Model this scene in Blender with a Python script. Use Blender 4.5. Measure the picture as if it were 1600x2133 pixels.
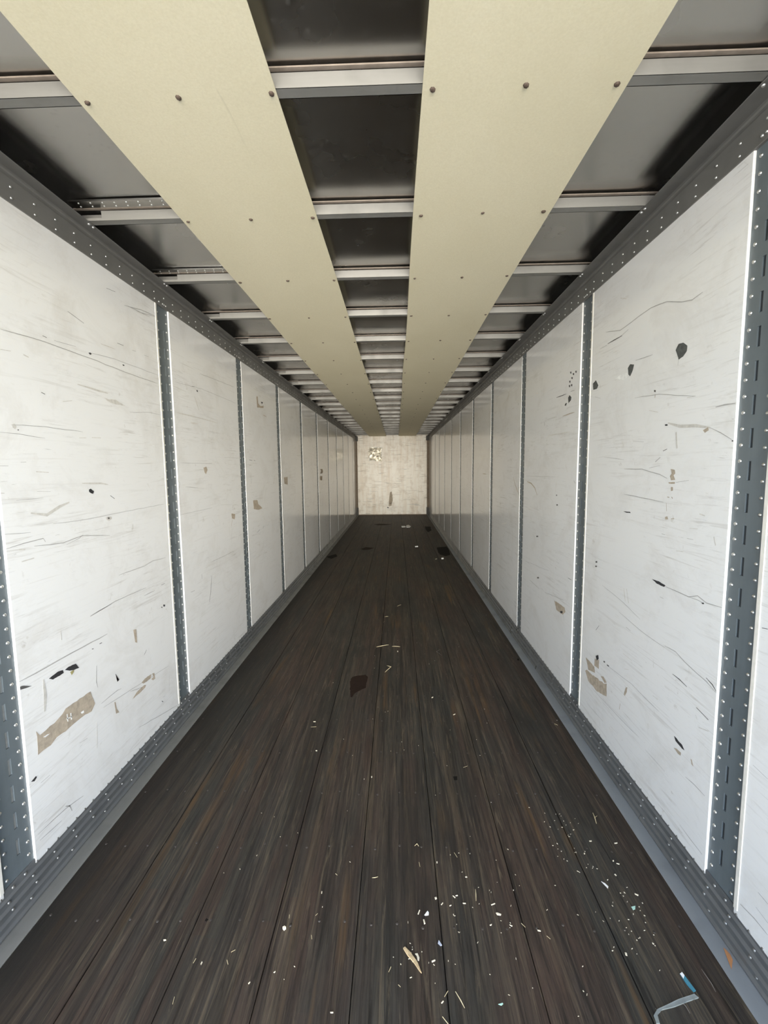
import bpy, math, random
from mathutils import Matrix, Vector

# ------------------------------------------------------------------ clear
for o in list(bpy.data.objects):
    bpy.data.objects.remove(o, do_unlink=True)
scene = bpy.context.scene
COL = scene.collection
random.seed(7)

# ------------------------------------------------------------------ camera
CAM_H = 1.5822
cam_d = bpy.data.cameras.new('camera')
cam_d.sensor_fit = 'HORIZONTAL'
cam_d.sensor_width = 36.0
cam_d.lens = 36.0 * 910.48 / 1600.0
cam_d.clip_start = 0.02
cam_d.clip_end = 400
cam = bpy.data.objects.new('camera', cam_d)
COL.objects.link(cam)
def _cam_matrix(pitch, yaw, roll, loc):
    # yaw turns the view to the left, pitch tips it down, roll turns the picture
    m = Matrix.Rotation(yaw, 4, 'Z') @ Matrix.Rotation(math.pi / 2 - pitch, 4, 'X') @ Matrix.Rotation(roll, 4, 'Z')
    m.translation = loc
    return m
cam.matrix_world = _cam_matrix(0.1001, 0.0294, 0.0107 * -1.0, Vector((0, 0, CAM_H)))
scene.camera = cam

# ------------------------------------------------------------------ daylight and added doorway fill
world = bpy.data.worlds.new('world')
scene.world = world
world.use_nodes = True
wt = world.node_tree
wt.nodes.clear()
sky = wt.nodes.new('ShaderNodeTexSky')
sky.sky_type = 'NISHITA'
sky.sun_disc = False
sky.sun_elevation = math.radians(62)
sky.sun_rotation = math.radians(150)
sky.altitude = 50
sky.air_density = 1.0
sky.dust_density = 1.0
sky.ozone_density = 1.0
bg = wt.nodes.new('ShaderNodeBackground')
bg.inputs['Strength'].default_value = 0.9
wo = wt.nodes.new('ShaderNodeOutputWorld')
wt.links.new(sky.outputs[0], bg.inputs[0])
wt.links.new(bg.outputs[0], wo.inputs[0])

sun_d = bpy.data.lights.new('sun', 'SUN')
sun_d.energy = 7.0
sun_d.angle = math.radians(0.6)
sun_d.color = (1.0, 0.93, 0.80)
sun = bpy.data.objects.new('sun', sun_d)
COL.objects.link(sun)
sun.rotation_euler = (math.radians(28), 0, math.radians(25))   # high sun behind the trailer: lights the yard, only grazes the door sill

door_d = bpy.data.lights.new('doorway_fill', 'AREA')          # added fill lamp in the rear doorway, lifts the dim far end
door_d.shape = 'RECTANGLE'
door_d.size, door_d.size_y = 2.40, 2.55
door_d.energy = 52.0
door_d.spread = math.radians(50)
door_d.color = (1.0, 0.93, 0.81)
door = bpy.data.objects.new('doorway_fill', door_d)
COL.objects.link(door)
door.location = (-0.133, -1.12, 1.33)
door.rotation_euler = (math.radians(90), 0, math.radians(4))

# light travels far down the white walls: allow enough bounces
scene.cycles.max_bounces = 16
scene.cycles.diffuse_bounces = 9
scene.cycles.glossy_bounces = 8

vs = scene.view_settings
vs.view_transform = 'Standard'
vs.look = 'None'
vs.gamma = 1.0
vs.use_curve_mapping = False
vs.exposure = 0.52

# ------------------------------------------------------------------ measured marks: (wall, kind, width mm, [(y, z)...]); litter and stains: [(x, y)...]
MARKS=[('L','g',3,[(1.511,2.069),(1.705,2.08),(1.953,2.079),(2.211,2.072),(2.501,2.073)]),('L','d',3,[(1.838,2.239),(1.93,2.221)]),('L','d',4,[(1.694,2.1),(1.714,2.099)]),('L','d',4,[(2.155,2.2),(2.204,2.201)]),('L','g',4,[(2.278,2.198),(2.309,2.2)]),('L','g',4,[(2.383,2.2),(2.426,2.201)]),('L','k',0,[(1.9443,2.1001),(1.9561,2.1046),(1.966,2.101),(1.955,2.0943)]),('L','k',0,[(2.1846,2.1059),(2.1976,2.1072),(2.2015,2.1028),(2.1897,2.1001)]),('L','d',5,[(1.664,1.883),(1.682,1.879)]),('L','s',0,[(2.0312,1.9199),(2.0563,1.9172),(2.1099,1.9237),(2.1502,1.9143),(2.1893,1.9049),(2.135,1.9034),(2.0807,1.9025),(2.0491,1.9095)]),('L','s',0,[(1.5224,1.7486),(1.5331,1.7535),(1.5407,1.7416),(1.5339,1.7334),(1.5242,1.7382)]),('L','k',0,[(1.5411,1.7315),(1.5474,1.7346),(1.5476,1.7295)]),('L','k',0,[(1.8809,1.5018),(1.8927,1.506),(1.9023,1.4991),(1.9121,1.4938),(1.905,1.4822),(1.8927,1.4853),(1.8809,1.4923)]),('L','d',5,[(2.021,1.467),(2.051,1.45)]),('L','s',0,[(1.9793,1.3674),(1.995,1.3715),(2.0205,1.367),(2.0219,1.3565),(1.9977,1.3491),(1.9833,1.3576)]),('L','d',0,[(1.9893,1.3662),(2.0022,1.3665),(2.0065,1.3592),(1.9935,1.3581)]),('L','g',2,[(1.667,1.379),(1.852,1.374),(2.133,1.382),(2.49,1.388)]),('L','g',3,[(1.569,1.307),(1.709,1.295),(1.823,1.307),(1.998,1.28)]),('L','g',2,[(1.823,1.311),(1.8,1.299),(1.727,1.285)]),('L','g',3,[(1.45,1.318),(1.524,1.325),(1.613,1.329),(1.622,1.314)]),('L','g',3,[(2.042,1.079),(2.254,1.075),(2.342,1.086),(2.474,1.076)]),('L','g',3,[(1.827,0.947),(2.001,0.962),(2.258,0.956)]),('L','g',4,[(2.236,0.918),(2.341,0.918)]),('L','s',10,[(1.503,1.306),(1.529,1.302)]),('L','g',2,[(1.448,1.369),(1.559,1.36)]),('L','s',8,[(1.842,1.531),(1.962,1.527),(2.012,1.519)]),('L','s',8,[(1.598,2.006),(1.621,2.002)]),('L','s',6,[(1.772,1.865),(1.823,1.876)]),('L','g',3,[(2.234,2.404),(2.376,2.432),(2.516,2.446)]),('L','g',3,[(2.264,2.411),(2.46,2.423)]),('L','g',2,[(2.341,2.411),(2.535,2.443)]),('L','d',3,[(2.102,2.434),(2.168,2.442)]),('L','g',2,[(1.473,1.718),(1.544,1.718),(1.664,1.71)]),('L','g',2,[(1.956,2.103),(2.132,2.118),(2.516,2.121)]),('L','g',2,[(1.518,1.747),(1.669,1.755),(1.872,1.751)]),('L','s',8,[(1.862,1.95),(1.939,1.948),(2.059,1.945)]),('L','s',6,[(1.848,1.724),(1.891,1.727)]),('L','s',7,[(1.926,1.731),(1.985,1.733)]),('L','s',12,[(1.567,1.431),(1.64,1.416),(1.706,1.442),(1.761,1.456)]),('L','g',3,[(1.46,1.604),(1.492,1.604)]),('L','g',3,[(1.544,1.617),(1.567,1.618)]),('L','s',7,[(1.608,1.583),(1.667,1.579)]),('L','g',2,[(1.604,1.509),(1.668,1.505)]),('L','g',2,[(1.511,1.482),(1.63,1.483)]),('L','s',6,[(1.45,1.511),(1.467,1.51)]),('L','s',9,[(1.509,1.261),(1.564,1.263)]),('L','g',2,[(2.219,1.878),(2.4,1.9),(2.51,1.899)]),('L','s',5,[(1.504,2.0),(1.546,2.005)]),('L','g',2,[(1.751,2.099),(1.869,2.107)]),('L','s',5,[(2.034,2.163),(2.137,2.166)]),('L','k',0,[(2.418,0.8138),(2.4366,0.8047),(2.4316,0.7956),(2.4148,0.8031)]),('L','k',0,[(2.3903,0.8089),(2.4068,0.8015),(2.4024,0.7966)]),('L','d',4,[(2.408,0.93),(2.447,0.93)]),('L','t',0,[(3.0378,1.5983),(3.0853,1.606),(3.1034,1.583),(3.0731,1.5527),(3.0512,1.5656)]),('L','d',5,[(2.925,2.135),(2.964,2.139)]),('L','k',0,[(2.9888,2.122),(3.0077,2.1229),(3.0118,2.1116),(2.9957,2.1124)]),('L','g',3,[(3.058,2.244),(3.331,2.255),(3.699,2.269)]),('L','s',12,[(2.957,2.076),(3.014,1.989)]),('L','s',12,[(2.884,1.893),(2.989,1.895)]),('L','t',0,[(3.5124,1.2272),(3.5949,1.2141),(3.5814,1.1703),(3.5191,1.185)]),('L','t',8,[(3.526,1.177),(3.5,1.125)]),('L','s',6,[(3.129,1.23),(3.201,1.168)]),('L','s',6,[(3.26,1.242),(3.275,1.172)]),('L','g',3,[(2.662,1.519),(2.694,1.501),(2.656,1.464),(2.681,1.429)]),('L','g',2,[(3.417,1.68),(3.753,1.68)]),('L','g',3,[(3.076,0.915),(3.534,0.913)]),('L','d',4,[(2.923,0.866),(2.925,0.834)]),('L','d',4,[(3.082,0.813),(3.05,0.702),(3.021,0.638)]),('L','d',3,[(2.754,0.788),(2.81,0.784)]),('L','g',2,[(2.671,1.306),(3.154,1.307)]),('L','g',2,[(2.699,2.121),(3.074,2.144),(3.724,2.14)]),('L','g',2,[(2.709,1.629),(3.192,1.629)]),('L','s',6,[(2.7,1.938),(2.994,1.938),(3.326,1.935)]),('L','g',3,[(2.761,1.476),(2.938,1.462)]),('L','s',6,[(2.817,2.155),(2.859,2.106)]),('L','t',0,[(4.2853,2.2857),(4.3299,2.2894),(4.3334,2.2277),(4.3937,2.2101),(4.5082,2.2259),(4.4992,2.2031),(4.2941,2.1808)]),('L','k',0,[(4.4166,2.2538),(4.4884,2.2608),(4.4618,2.2391)]),('L','t',0,[(4.0656,1.2923),(4.1933,1.2863),(4.2105,1.2463),(4.3421,1.1955),(4.2368,1.1874),(4.0761,1.2096)]),('L','d',8,[(4.006,1.67),(4.081,1.666)]),('L','d',8,[(4.134,1.67),(4.175,1.664)]),('L','d',5,[(4.029,1.529),(4.034,1.454)]),('L','d',6,[(4.154,0.975),(4.224,0.993)]),('L','d',6,[(4.328,0.991),(4.367,1.013)]),('L','t',8,[(4.472,2.131),(4.595,2.127)]),('L','g',3,[(4.756,1.945),(4.777,1.888)]),('L','d',4,[(3.845,0.955),(3.917,0.953)]),('L','t',0,[(5.2209,1.4836),(5.4046,1.4886),(5.3917,1.3909),(5.236,1.4054)]),('L','t',0,[(7.7206,1.5769),(8.0045,1.5762),(8.0197,1.519),(7.934,1.4944),(7.731,1.497),(7.8278,1.5497)]),('L','t',0,[(7.703,1.4556),(7.9277,1.4515),(7.9163,1.3735),(7.7139,1.3792)]),('L','d',6,[(8.87,0.94),(8.89,0.883)]),('L','t',0,[(1.5007,0.6207),(1.5161,0.5951),(1.5445,0.597),(1.6046,0.6049),(1.6487,0.6251),(1.7269,0.6244),(1.793,0.6201),(1.807,0.5757),(1.8147,0.5528),(1.7892,0.5303),(1.7291,0.5386),(1.6385,0.5333),(1.5921,0.5378),(1.5608,0.5254),(1.4995,0.527)]),('L','w',0,[(1.6501,0.5988),(1.6554,0.5982),(1.6561,0.5652),(1.6508,0.5667)]),('L','w',0,[(1.6689,0.5919),(1.6744,0.5913),(1.6755,0.562),(1.6701,0.5627)]),('L','w',0,[(1.6462,0.5832),(1.6781,0.5752),(1.6777,0.5712),(1.6478,0.578)]),('L','w',0,[(1.7259,0.5628),(1.7436,0.5615),(1.7448,0.5509),(1.7308,0.5537)]),('L','w',0,[(1.5283,0.5792),(1.5472,0.5783),(1.5611,0.5726),(1.5398,0.5718)]),('L','t',0,[(2.0757,0.427),(2.1205,0.4454),(2.178,0.4479),(2.2013,0.4414),(2.1907,0.4302),(2.1359,0.4263)]),('L','t',0,[(2.1626,0.4723),(2.1926,0.4792),(2.2375,0.4759),(2.2566,0.4733),(2.2445,0.4532),(2.2029,0.4551),(2.1757,0.4601)]),('L','t',0,[(2.2624,0.4727),(2.2835,0.467),(2.2894,0.4307),(2.2675,0.4314),(2.2497,0.4472),(2.2735,0.449)]),('L','k',0,[(1.5798,0.7861),(1.6253,0.7922),(1.6506,0.7866),(1.6544,0.7731),(1.6333,0.7717),(1.598,0.7729)]),('L','k',0,[(1.6607,0.7818),(1.6827,0.7857),(1.7212,0.7805),(1.7391,0.7547),(1.7131,0.7584),(1.6861,0.767)]),('L','o',0,[(1.6876,0.7603),(1.7099,0.7599),(1.7066,0.7511),(1.6946,0.7432)]),('L','d',0,[(1.441,0.8188),(1.4615,0.8178),(1.5022,0.7966),(1.4684,0.8037),(1.448,0.8077)]),('L','k',0,[(1.4597,0.4498),(1.4826,0.456),(1.4854,0.4484),(1.4738,0.4414)]),('L','t',0,[(1.941,0.4866),(1.9483,0.4855),(1.956,0.4481),(1.9709,0.4193),(1.9461,0.4268)]),('L','t',0,[(2.1235,0.7737),(2.1486,0.7684),(2.1489,0.6948),(2.1327,0.7047)]),('L','d',5,[(2.202,0.607),(2.226,0.624)]),('L','d',7,[(1.822,0.801),(1.832,0.798)]),('L','d',7,[(1.872,0.804),(1.888,0.803)]),('L','g',4,[(1.439,0.838),(1.524,0.835),(1.64,0.835),(1.774,0.832),(1.929,0.829)]),('L','g',3,[(1.83,0.949),(1.972,0.957)]),('L','s',4,[(1.817,0.458),(1.805,0.348)]),('L','g',4,[(1.842,0.715),(1.833,0.645),(1.84,0.614)]),('L','s',16,[(1.555,0.795),(1.557,0.73),(1.548,0.671)]),('L','s',8,[(1.658,0.947),(1.659,0.909)]),('L','g',3,[(1.467,0.233),(1.604,0.223),(1.703,0.2)]),('L','g',5,[(1.605,0.232),(1.625,0.218),(1.635,0.188)]),('L','g',3,[(1.473,0.204),(1.58,0.192)]),('L','g',3,[(2.116,0.252),(2.498,0.155)]),('L','g',3,[(1.854,0.53),(1.968,0.532),(1.998,0.526)]),('L','g',4,[(1.963,0.617),(1.989,0.576),(1.973,0.574)]),('L','g',3,[(2.065,0.475),(2.174,0.444)]),('L','g',2,[(1.865,0.505),(2.141,0.472),(2.437,0.436)]),('L','g',3,[(1.501,0.414),(1.544,0.414)]),('L','g',3,[(1.706,0.437),(1.753,0.429)]),('L','d',4,[(1.439,1.127),(1.438,1.063),(1.439,0.998),(1.437,0.933)]),('L','g',3,[(2.354,0.287),(2.375,0.283)]),('L','k',7,[(2.339,0.272),(2.351,0.26)]),('L','g',2,[(2.431,0.378),(2.424,0.283)]),('R','h',0,[(1.777,2.0243),(1.7603,2.0433),(1.7337,2.0406),(1.7085,2.0227),(1.7099,2.0036),(1.7291,1.9888),(1.755,1.9831),(1.7641,2.0008)]),('R','g',3,[(1.756,1.983),(1.759,1.963)]),('R','h',0,[(2.1296,2.0344),(2.1103,2.0479),(2.0756,2.0384),(2.0844,2.0164),(2.1055,1.9926),(2.1223,2.0042)]),('R','w',0,[(2.2492,2.0088),(2.206,2.0173),(2.1393,2.016),(2.1135,1.9943),(2.1615,1.989)]),('R','h',0,[(2.4941,2.0331),(2.4578,2.0424),(2.4276,2.0112),(2.4432,1.9951),(2.4867,1.9979)]),('R','h',8,[(2.467,2.028),(2.458,2.043)]),('R','h',0,[(2.8417,2.0098),(2.8198,2.0229),(2.7903,2.0072),(2.7945,1.9893),(2.8332,1.9752)]),('R','h',0,[(2.8979,1.9709),(2.8807,1.9821),(2.8569,1.9809),(2.8734,1.9653)]),('R','d',0,[(2.8228,2.1658),(2.8,2.162),(2.8018,2.1494),(2.819,2.1541)]),('R','d',0,[(2.7795,2.148),(2.7575,2.1444),(2.7592,2.132),(2.7759,2.1365)]),('R','d',0,[(2.8328,2.1131),(2.8098,2.1098),(2.8116,2.097),(2.829,2.1014)]),('R','d',0,[(2.8022,2.0855),(2.7797,2.0824),(2.7815,2.0697),(2.7985,2.0739)]),('R','d',0,[(2.8364,2.0863),(2.8133,2.0832),(2.8151,2.0704),(2.8325,2.0746)]),('R','d',0,[(2.8001,2.1285),(2.7777,2.125),(2.7794,2.1125),(2.7964,2.1169)]),('R','d',0,[(2.7421,2.1539),(2.7207,2.1503),(2.7223,2.1381),(2.7386,2.1425)]),('R','d',5,[(3.047,2.044),(2.873,2.039)]),('R','d',4,[(2.802,2.042),(2.746,2.04)]),('R','g',3,[(2.364,2.267),(2.216,2.231),(2.059,2.242),(1.962,2.246),(1.849,2.231),(1.758,2.196),(1.696,2.181),(1.64,2.188)]),('R','d',5,[(2.339,2.202),(2.196,2.2)]),('R','g',4,[(2.423,2.198),(2.349,2.197)]),('R','g',3,[(2.213,2.201),(2.14,2.212)]),('R','g',4,[(2.065,2.054),(1.932,2.046)]),('R','g',5,[(1.542,1.776),(1.501,1.778),(1.455,1.776)]),('R','k',0,[(1.8209,1.7451),(1.8044,1.7449),(1.8016,1.7389),(1.8181,1.7398)]),('R','s',12,[(1.801,1.749),(1.727,1.729),(1.636,1.723),(1.562,1.709)]),('R','g',3,[(1.562,1.709),(1.509,1.687),(1.46,1.662)]),('R','t',0,[(1.5967,1.7032),(1.5724,1.7122),(1.5678,1.7007),(1.5868,1.6936)]),('R','t',0,[(1.768,1.5667),(1.7419,1.5633),(1.7374,1.5493),(1.7478,1.5422),(1.7363,1.5249),(1.7618,1.5221),(1.7701,1.5383),(1.7597,1.5491)]),('R','t',0,[(1.7772,1.5145),(1.7355,1.5159),(1.7382,1.5088),(1.7744,1.5089)]),('R','t',0,[(1.7595,1.4959),(1.7483,1.4964),(1.7459,1.4824),(1.7581,1.4796)]),('R','t',8,[(1.779,1.455),(1.767,1.454)]),('R','t',8,[(1.752,1.457),(1.746,1.451)]),('R','t',4,[(1.784,1.43),(1.779,1.398)]),('R','t',0,[(1.7883,1.3732),(1.7722,1.3779),(1.7666,1.3669),(1.7851,1.3633)]),('R','t',7,[(1.748,1.37),(1.729,1.374)]),('R','s',20,[(1.747,1.709),(1.736,1.646)]),('R','k',0,[(1.8534,1.1007),(1.7986,1.1027),(1.7594,1.0982),(1.7682,1.0898),(1.8163,1.0896)]),('R','g',3,[(1.761,1.093),(1.619,1.093),(1.572,1.111),(1.525,1.099),(1.453,1.106)]),('R','g',2,[(1.619,1.093),(1.566,1.096),(1.538,1.094)]),('R','k',0,[(1.5495,1.0926),(1.5379,1.0962),(1.5366,1.0914),(1.5455,1.0892)]),('R','k',0,[(2.1115,1.3646),(2.0518,1.3671),(2.0467,1.3626),(2.0832,1.3605)]),('R','s',10,[(2.077,0.996),(2.059,0.939)]),('R','s',10,[(2.053,1.002),(2.029,0.94)]),('R','g',2,[(2.294,0.954),(2.071,0.927),(1.928,0.897)]),('R','s',8,[(1.511,1.337),(1.5,1.308)]),('R','g',3,[(2.125,1.566),(1.972,1.566),(1.837,1.544),(1.788,1.529)]),('R','d',5,[(1.824,1.639),(1.798,1.646)]),('R','g',7,[(1.873,1.596),(1.841,1.614)]),('R','g',3,[(1.917,1.57),(1.841,1.581)]),('R','g',3,[(1.73,1.515),(1.657,1.525)]),('R','g',3,[(2.115,1.446),(1.961,1.439),(1.803,1.432)]),('R','s',9,[(1.589,1.407),(1.561,1.403)]),('R','g',3,[(2.057,1.693),(1.968,1.684)]),('R','d',0,[(2.3806,1.0642),(2.3616,1.0683),(2.3609,1.0595),(2.3799,1.0553)]),('R','d',0,[(2.3829,1.0386),(2.3638,1.043),(2.3631,1.0351),(2.3822,1.0308)]),('R','d',0,[(1.9084,1.8966),(1.8953,1.8928),(1.8972,1.8858),(1.9078,1.8891)]),('R','t',7,[(1.898,1.877),(1.9,1.863)]),('R','g',4,[(1.804,1.302),(1.782,1.302)]),('R','s',8,[(2.153,1.699),(2.138,1.673)]),('R','s',5,[(1.637,1.348),(1.593,1.352)]),('R','g',3,[(1.648,1.309),(1.613,1.309)]),('R','g',3,[(1.793,1.041),(1.769,1.041)]),('R','s',6,[(1.707,1.25),(1.664,1.255)]),('R','g',2,[(2.33,1.626),(2.129,1.609)]),('R','g',2,[(2.058,1.887),(1.866,1.872),(1.645,1.829)]),('R','s',6,[(1.695,1.831),(1.65,1.83)]),('R','s',8,[(2.229,2.385),(2.169,2.359)]),('R','g',3,[(2.461,1.955),(2.397,1.938)]),('R','s',6,[(1.938,1.816),(1.872,1.8)]),('R','g',3,[(1.466,1.728),(1.457,1.727)]),('R','d',0,[(1.4595,1.66),(1.4534,1.6596),(1.453,1.655),(1.4591,1.6554)]),('R','t',10,[(4.104,1.486),(4.038,1.422),(3.913,1.339)]),('R','t',10,[(3.669,1.458),(3.557,1.447),(3.462,1.415),(3.401,1.363)]),('R','s',10,[(2.853,1.593),(2.819,1.547)]),('R','s',14,[(3.003,1.485),(3.014,1.411)]),('R','t',6,[(2.923,1.906),(2.736,1.907)]),('R','d',4,[(2.674,1.484),(2.658,1.441)]),('R','d',4,[(2.71,1.493),(2.687,1.478)]),('R','t',0,[(2.9783,0.6595),(2.888,0.6663),(2.7936,0.6686),(2.7764,0.6443),(2.8199,0.6114),(2.9331,0.6066)]),('R','k',0,[(2.8681,0.6196),(2.828,0.6354),(2.8207,0.6221),(2.8577,0.6095)]),('R','g',4,[(2.814,0.614),(2.792,0.579)]),('R','d',0,[(3.0017,1.3896),(2.9817,1.3908),(2.9811,1.3836),(3.0011,1.3823)]),('R','d',0,[(2.9899,1.3255),(2.9635,1.3277),(2.9627,1.318),(2.9891,1.3157)]),('R','d',0,[(3.3986,1.0456),(3.3514,1.053),(3.3507,1.0433),(3.3979,1.0358)]),('R','d',6,[(2.75,0.876),(2.699,0.876)]),('R','g',4,[(3.546,0.658),(3.295,0.65)]),('R','g',3,[(3.174,0.66),(2.812,0.711)]),('R','g',2,[(3.681,0.787),(3.111,0.837)]),('R','s',7,[(3.239,0.991),(3.256,0.953)]),('R','s',6,[(2.828,1.095),(2.819,1.061)]),('R','d',5,[(3.278,1.904),(3.268,1.877)]),('R','s',8,[(3.077,1.998),(3.058,1.978)]),('R','g',2,[(3.708,1.502),(3.021,1.511)]),('R','d',0,[(3.3527,0.7298),(3.3105,0.7405),(3.3097,0.7295),(3.3519,0.7186)]),('R','s',6,[(3.186,1.8),(2.796,1.794)]),('R','s',6,[(3.54,2.147),(3.409,2.138)]),('R','t',8,[(4.359,2.307),(4.303,2.272),(4.388,2.226)]),('R','s',9,[(4.525,0.994),(4.305,1.031)]),('R','d',7,[(3.988,2.126),(3.971,2.14)]),('R','t',8,[(5.554,1.502),(5.332,1.494)]),('R','d',8,[(3.884,1.943),(3.897,1.898)]),('R','s',8,[(4.714,0.773),(4.627,0.73)]),('R','d',6,[(5.673,1.327),(5.619,1.226)]),('R','s',8,[(5.586,2.041),(5.546,1.949)]),('R','d',10,[(7.976,1.601),(7.915,1.514)]),('R','d',10,[(7.859,1.495),(7.926,1.437)]),('R','g',8,[(12.002,1.417),(10.963,1.425),(9.977,1.453)]),('R','s',10,[(5.915,2.036),(5.895,1.963)]),('R','t',0,[(2.4573,0.4835),(2.3974,0.4823),(2.3474,0.4779),(2.3376,0.4483),(2.3786,0.4377),(2.421,0.4266),(2.4364,0.4549)]),('R','t',0,[(2.4586,0.4027),(2.4387,0.4182),(2.3821,0.4197),(2.2984,0.4348),(2.2863,0.4297),(2.2529,0.441),(2.237,0.4382),(2.2034,0.4554),(2.1997,0.3869),(2.3038,0.3585),(2.4159,0.3641)]),('R','t',0,[(2.2706,0.4631),(2.2401,0.475),(2.2017,0.4617),(2.2244,0.4468)]),('R','t',0,[(2.3466,0.5273),(2.3299,0.5292),(2.2955,0.5403),(2.296,0.4899),(2.3194,0.4889),(2.3479,0.4845)]),('R','k',0,[(2.3362,0.5468),(2.3068,0.5643),(2.3005,0.5448),(2.3225,0.5258)]),('R','k',0,[(1.6538,0.5224),(1.6391,0.5221),(1.6242,0.5179),(1.6053,0.5175),(1.5903,0.5051),(1.604,0.5023),(1.6219,0.5048),(1.6439,0.5082)]),('R','t',0,[(1.6532,0.4738),(1.6354,0.4809),(1.6092,0.4824),(1.6104,0.4694),(1.6269,0.467)]),('R','t',0,[(1.5557,0.4958),(1.5481,0.4965),(1.5388,0.4773),(1.5477,0.4795)]),('R','d',4,[(1.685,0.761),(1.642,0.76),(1.599,0.753)]),('R','d',5,[(1.542,0.704),(1.48,0.694)]),('R','d',4,[(1.504,0.836),(1.472,0.827),(1.443,0.813)]),('R','g',3,[(1.744,0.852),(1.675,0.857),(1.62,0.841),(1.542,0.828),(1.501,0.823),(1.447,0.808)]),('R','t',0,[(2.0345,0.4881),(2.0197,0.5299),(2.0061,0.539),(2.0076,0.5145),(2.0233,0.4862)]),('R','g',2,[(1.842,0.338),(1.699,0.339)]),('R','g',3,[(1.592,0.198),(1.529,0.194),(1.467,0.193)]),('R','g',3,[(1.576,0.408),(1.527,0.414),(1.473,0.413)]),('R','g',4,[(2.043,0.819),(2.002,0.816)]),('R','s',5,[(2.043,0.612),(2.0,0.628)]),('R','s',5,[(2.058,0.682),(1.978,0.682)]),('R','g',2,[(2.112,0.869),(1.886,0.846),(1.743,0.844)]),('R','s',6,[(1.525,0.638),(1.476,0.654)]),('R','s',6,[(2.16,0.242),(2.134,0.232)]),('R','s',6,[(1.831,0.466),(1.824,0.443)]),('R','g',2,[(2.376,0.344),(2.068,0.351),(1.892,0.362)]),('R','g',2,[(2.418,0.226),(2.224,0.235)]),('R','s',6,[(1.806,0.606),(1.77,0.608)]),('R','g',2,[(2.207,0.551),(1.977,0.572),(1.759,0.562)]),('R','t',5,[(2.068,0.392),(2.063,0.426)]),('R','s',4,[(1.816,0.76),(1.811,0.728)]),('R','d',0,[(2.2471,0.5591),(2.2299,0.5637),(2.2292,0.5554),(2.2465,0.5517)]),('R','d',0,[(2.2119,0.5569),(2.1866,0.5602),(2.1861,0.554),(2.2071,0.5506)]),('R','d',4,[(2.346,0.689),(2.311,0.727)]),('R','g',3,[(1.292,0.188),(1.239,0.199),(1.189,0.2)]),('R','g',3,[(1.232,0.293),(1.197,0.292)]),('R','d',4,[(1.291,1.097),(1.271,1.101)]),('R','g',2,[(1.285,0.666),(1.231,0.661)]),('R','g',2,[(1.235,0.24),(1.192,0.236)])]
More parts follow.
